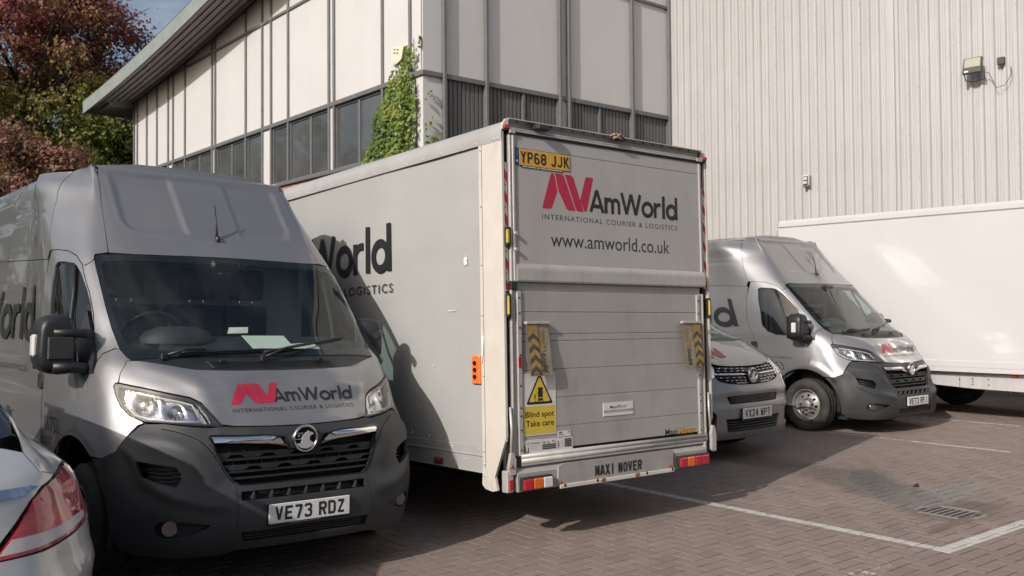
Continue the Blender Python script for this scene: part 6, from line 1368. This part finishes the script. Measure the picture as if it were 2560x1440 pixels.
# ------------------------------------------------------------------ white lorry at the right
M_['wbox'] = mat('white_box_body', (.53, .525, .53), .24, coat=.5, coat_r=.04, noise_s=.8, noise_a=.02, dirt=((.48, .45, .42), 1.2, .52, .25))
wt = thing('white_lorry', 'plain white box lorry parked at the right edge against the warehouse', 'lorry', (13.4, 6.0, 0), mrot(1.561, 0, 0))
MB().box(0, 2.35, -2.6, 3.18, .72, 2.96, .012).put('box_body', M_['wbox'], wt); MB().box(-.020, 2.37, -2.62, 3.20, 2.905, 3.055, .045).put('roof_cap', M_['wbox'], wt)
MB().box(-.012, 2.36, -2.61, 3.19, .672, .835, .006).put('lower_rail', M_['wbox'], wt); MB().box(-.014, 2.362, -2.61, 3.19, .742, .746).put('rail_seam', M_['bumpgrey'], wt)
MB().box(.02, .12, 3.18, 3.22, 2.55, 2.90, .005).put('rear_hinge', M_['bumpgrey'], wt)
sk = MB().prism([(-2.4, .40), (.10, .44), (.62, .47), (.82, .53), (.86, .655), (-2.4, .655)], 0, .10, .13).put('side_skirt', M_['sheet'], wt)
mb = MB()
for y, z in ((.10, .50), (.10, .54), (.10, .58), (-.12, .50), (-.12, .58), (.28, .56)): mb.box(.093, .1, y-.008, y+.008, z-.008, z+.008)
for y in (.28, .75): mb.box(.096, .1, y-.002, y+.002, .45, .62)
mb.put('skirt_hole_shade', M_['darkgap'], wt, kind='stuff')  # proud near-black blocks; shade of holes and joints put into colour
MB().box(.06, .10, -.52, -.44, .628, .652, .006).put('side_marker', M_['orange_lens'], wt)
MB().box(.4, 1.95, -2.5, 3.1, .45, .67).put('chassis', M_['darkgap'], wt)
for y in (2.2, 1.15): build_wheel(wt, .30, y, .42, -1, r=.42, w=.28); build_wheel(wt, 2.05, y, .42, 1, r=.42, w=.28)
cb = bpy.data.objects.new('cab', None); COL.objects.link(cb); cb.parent = wt
o = MB().prism([(-2.7, .45), (-2.7, 2.5), (-3.9, 2.5), (-4.4, 1.6), (-4.5, .45)], 0, .08, 2.27).put('cab_shell', M_['wbox'], cb); b = o.modifiers.new('b', 'BEVEL'); b.width = .08; b.segments = 3
for x in (.076, 2.274): mb = MB(); mb.add([(x, -3.2, 1.55), (x, -4.2, 1.55), (x, -3.85, 2.25), (x, -3.2, 2.25)], [(0, 1, 2, 3)]); mb.put('cab_window', M_['gloss_black'], cb)
build_wheel(wt, .30, -3.5, .42, -1, r=.42, w=.28); build_wheel(wt, 2.05, -3.5, .42, 1, r=.42, w=.28)
# ------------------------------------------------------------------ pale saloon car in the left foreground
CZ_ = [.22, .30, .45, .62, .78, .92, 1.01, 1.05, 1.10, 1.20, 1.42]
CT = [(.10, .12, .19, .86, .38, .89, .62), (.03, .05, .13, .88, .33, .92, .60), (.0, .03, .11, .885, .31, .93, .58), (.0, .03, .11, .89, .32, .93, .60), (.04, .07, .15, .885, .35, .93, .62), (.07, .10, .18, .865, .38, .925, .66), (.09, .12, .21, .84, .42, .90, .72), (.13, .16, .26, .81, .48, .865, .80), (.40, .42, .48, .77, .62, .81, 1.0), (.75, .78, .85, .74, 1.05, .80, 1.5), (1.25, 1.27, 1.3, .62, 1.5, .68, 1.9)]
Cs = Skin(CZ_, CT, 4.6)
M_['carpaint'] = mat('pale_silver_car_paint', (.50, .50, .49), .28, .35, coat=1, coat_r=.02, noise_s=1500, noise_a=.03)
M_['tail_red'] = mat('red_tail_lens', (.50, .022, .05), .10, coat=1, coat_r=.02, noise_s=7, noise_a=.55); M_['tail_in'] = mat('tail_lamp_inside', (.45, .10, .12), .25, .7, bump=.4, bump_s=60, noise_s=12, noise_a=.3)
car = thing('saloon_car', 'pale silver car with red tail lamp cropped at the bottom left corner', 'car', (.08, 3.33, 0))
LT = [(.535, .80), (.673, .805), (.755, .812), (.87, .825), (.97, .842), (1.04, .87), (1.10, .92), (1.13, .965), (1.12, 1.0), (1.04, 1.022), (.93, 1.022), (.807, 1.017), (.716, 1.001), (.668, .972), (.625, .90), (.57, .83)]
def grow(p, d):
    cx = sum(a for a, z in p)/len(p); cz = sum(z for a, z in p)/len(p); return [(a+d*(a-cx)/max(.01, math.hypot(a-cx, z-cz)), z+d*(z-cz)/max(.01, math.hypot(a-cx, z-cz))) for a, z in p]
ca = arch_full(.36, .36, 24, r=.37, zc=.33, bc=1.12, sk=Cs)
for sg in (-1, 1):
    m2 = (lambda p: mir(p)) if sg < 0 else (lambda p: p)
    tl = Cs.panel('tail_lamp', m2(LT), M_['tail_red'], car, step=.03, rim=.02, off=.012, dens=.02)
    Cs.panel('lamp_inner', m2(grow(LT, -.008)), M_['tail_in'], tl, step=.02, rim=0, off=-.02, disp=lambda x, z: .012*math.sin(x*55)*math.sin(z*40))
    Cs.panel('lamp_seal', m2(grow(LT, .008)), M_['gloss_black'], tl, step=.2, rim=0, off=.000, dens=.02)
    Cs.panel('clear_band', m2([(.56, .812), (.673, .816), (.755, .823), (.87, .836), (.95, .85), (.95, .872), (.85, .868), (.752, .862), (.675, .860), (.60, .858)]), M_['clear_lens'], tl, step=.04, rim=.004, off=.0135, dens=.02)
    mb = MB(); q = [(.66, .945), (.70, .955), (.79, .952), (.775, .885), (.79, .872)]; mb.tube([Cs.S(sg*a, z)+Cs.N(sg*a, z)*.0 for a, z in q], .004, 5); mb.put('light_guide', M_['red_lens'], tl)
    side = [(1.138, .955), (1.14, 1.0), (1.05, 1.032), (.93, 1.032), (.80, 1.027), (.72, 1.045), (.70, 1.09), (.74, 1.13), (.80, 1.2), (.95, 1.2), (1.4, 1.13), (4.5, 1.05), (4.5, .25), (2.0, .22)]+ca+[(1.05, .42), (1.02, .66), (1.03, .84)]
    Cs.panel('rear_wing', m2(side), M_['carpaint'], car, step=(.05, .03), off=.012, rim=.01, dens=.03)
    Cs.panel('side_glass', m2([(1.2, 1.18), (1.5, 1.13), (3.4, 1.09), (3.0, 1.36), (1.9, 1.38)]), M_['gloss_black'], car, step=.1, off=.0, rim=0)
    Cs.panel('roof_pillar', m2([(.80, 1.2), (.95, 1.2), (1.2, 1.185), (1.9, 1.385), (1.9, 1.42), (1.1, 1.42), (.92, 1.38), (.80, 1.28)]), M_['carpaint'], car, step=.06, off=.010, rim=.01)
    for y in (1.12, 3.86): build_wheel(car, sg*.80, y, .33, sg, r=.33, w=.225)
Cs.panel('rear_bumper', [(0, .775), (.50, .785), (.56, .795), (.70, .797), (.87, .815), (.98, .832), (1.02, .83), (1.015, .66), (1.045, .42), (1.06, .28), (.9, .23), (0, .22)], M_['carpaint'], car, sym=True, step=.04, off=.012, rim=.01, dens=.03, disp=lambda x, z: .012*math.exp(-((z-.60-(abs(x)-.6)*.25)/.03)**2)-.006*(1 if z < .5 else 0))
Cs.panel('boot_lid', [(0, .785), (.50, .792), (.56, .85), (.61, .91), (.655, .972), (.70, 1.005), (.79, 1.027), (.71, 1.045), (.69, 1.09), (.6, 1.11), (0, 1.12)], M_['carpaint'], car, sym=True, step=.03, off=.012, rim=.01, dens=.025)
Cs.panel('chrome_strip', [(0, .985), (.56, .985), (.64, .990), (.685, 1.004), (.66, 1.012), (.55, 1.012), (0, 1.014)], M_['chrome'], car, sym=True, step=.03, off=.018, rim=.012, dens=.02, disp=lambda x, z: .006*math.exp(-((z-1.0)/.008)**2))
Cs.panel('rear_window', [(0, 1.135), (.6, 1.13), (.70, 1.14), (.78, 1.21), (.78, 1.28), (.85, 1.40), (0, 1.415)], M_['gloss_black'], car, sym=True, step=.06, off=.004, rim=0)
mb = MB(); mb.box(-.64, .64, 1.45, 3.0, 1.40, 1.49, .04); mb.put('roof', M_['carpaint'], car); mb = MB(); mb.prism([(4.4, .3), (4.5, .6), (4.4, .8), (3.5, 1.0), (2.9, 1.42), (1.5, 1.42), (1.3, 1.05), (.6, .9), (.55, .3)], 0, -.70, .70); mb.put('inner_body', M_['darkgap'], car)
# ------------------------------------------------------------------ papers in the nearest van
def copy_tree(o, parent=None):
    c = o.copy(); COL.objects.link(c); c.parent = parent
    for ch in list(o.children): copy_tree(ch, c)
    return c
van = build_van(); van_decals(van)
van2 = copy_tree(van)
van.matrix_world = Matrix.Translation((2.5597, 5.0358, 0)) @ mrot(.519, -.068, 1.333).to_4x4()
van['label'] = 'silver high-roof van nearest the camera, grey bumper, plate VE73 RDZ'
van2.matrix_world = Matrix.Translation((11.687, 6.022, -.045)) @ mrot(-.53, 0, .183).to_4x4()
van2['label'] = 'silver high-roof van at the right with plate VE73 RFJ, beside the white lorry'
van['group'] = van2['group'] = 'silver high-roof panel vans'
van_plate(van, 'VE73 RDZ'); van_plate(van2, 'VE73 RFJ')
for w in [c for c in van2.children if c.name.startswith('wheel') and c.type == 'EMPTY']: w.location.z += .035

for mrr in [c for c in van2.children if c.name.startswith('door_mirror')]:
    for ch in mrr.children:
        if ch.matrix_local.to_euler().z > .5: ch.matrix_local = Matrix.Translation((.97, .88, 0)) @ Matrix.Rotation(R(92), 4, 'Z') @ Matrix.Translation((-1.0, -.88, 0))
# badge and plate of the smaller van
bd = [c for c in van.children if c.name.startswith('badge')][0]
b3 = copy_tree(bd, kv); b3.location = (0, K.S(0, .89).y-.02, .89); b3.scale = (.98, 1, .98)
pk = van_plate(kv, 'VX24 WPT'); pk.location = (0, K.S(.26, .5).y-.028, .498); 
for ch in list(pk.children):
    if ch.name.startswith(('dealer_line',)): bpy.data.objects.remove(ch)
pp = MB(); pp.add([(-.060, .625, 1.355), (.232, .625, 1.357), (.220, .80, 1.449), (-.078, .80, 1.450)], [(0, 1, 2, 3)]); o = pp.put('paper_sheet', M_['paper']); o.matrix_world = van.matrix_world.copy(); tag(o, 'large white sheet of paper lying behind the windscreen of the nearest van', 'paper')
pp = MB(); pp.add([(.235, .625, 1.357), (.40, .620, 1.366), (.385, .70, 1.405), (.215, .70, 1.396)], [(0, 1, 2, 3)]); o = pp.put('parking_note', M_['paper']); o.matrix_world = van.matrix_world.copy(); tag(o, 'small UNLOADING note beside the larger sheet behind the windscreen', 'note')
tm = font_mesh('UNLOADING', .245, .365, 0, .022, lambda x, z, k: (x, .666+z*.87, 1.386+z*.48), off=.03).put('note_text', M_['ink'], o)
pp = MB(); pp.add([(-.155, .84, 1.462), (-.015, .84, 1.466), (.005, .88, 1.505), (-.12, .90, 1.502)], [(0, 1, 2, 3)]); o = pp.put('folded_paper', M_['paper']); o.matrix_world = van.matrix_world.copy(); tag(o, 'small crumpled paper further back on the nearest van dashboard', 'paper')
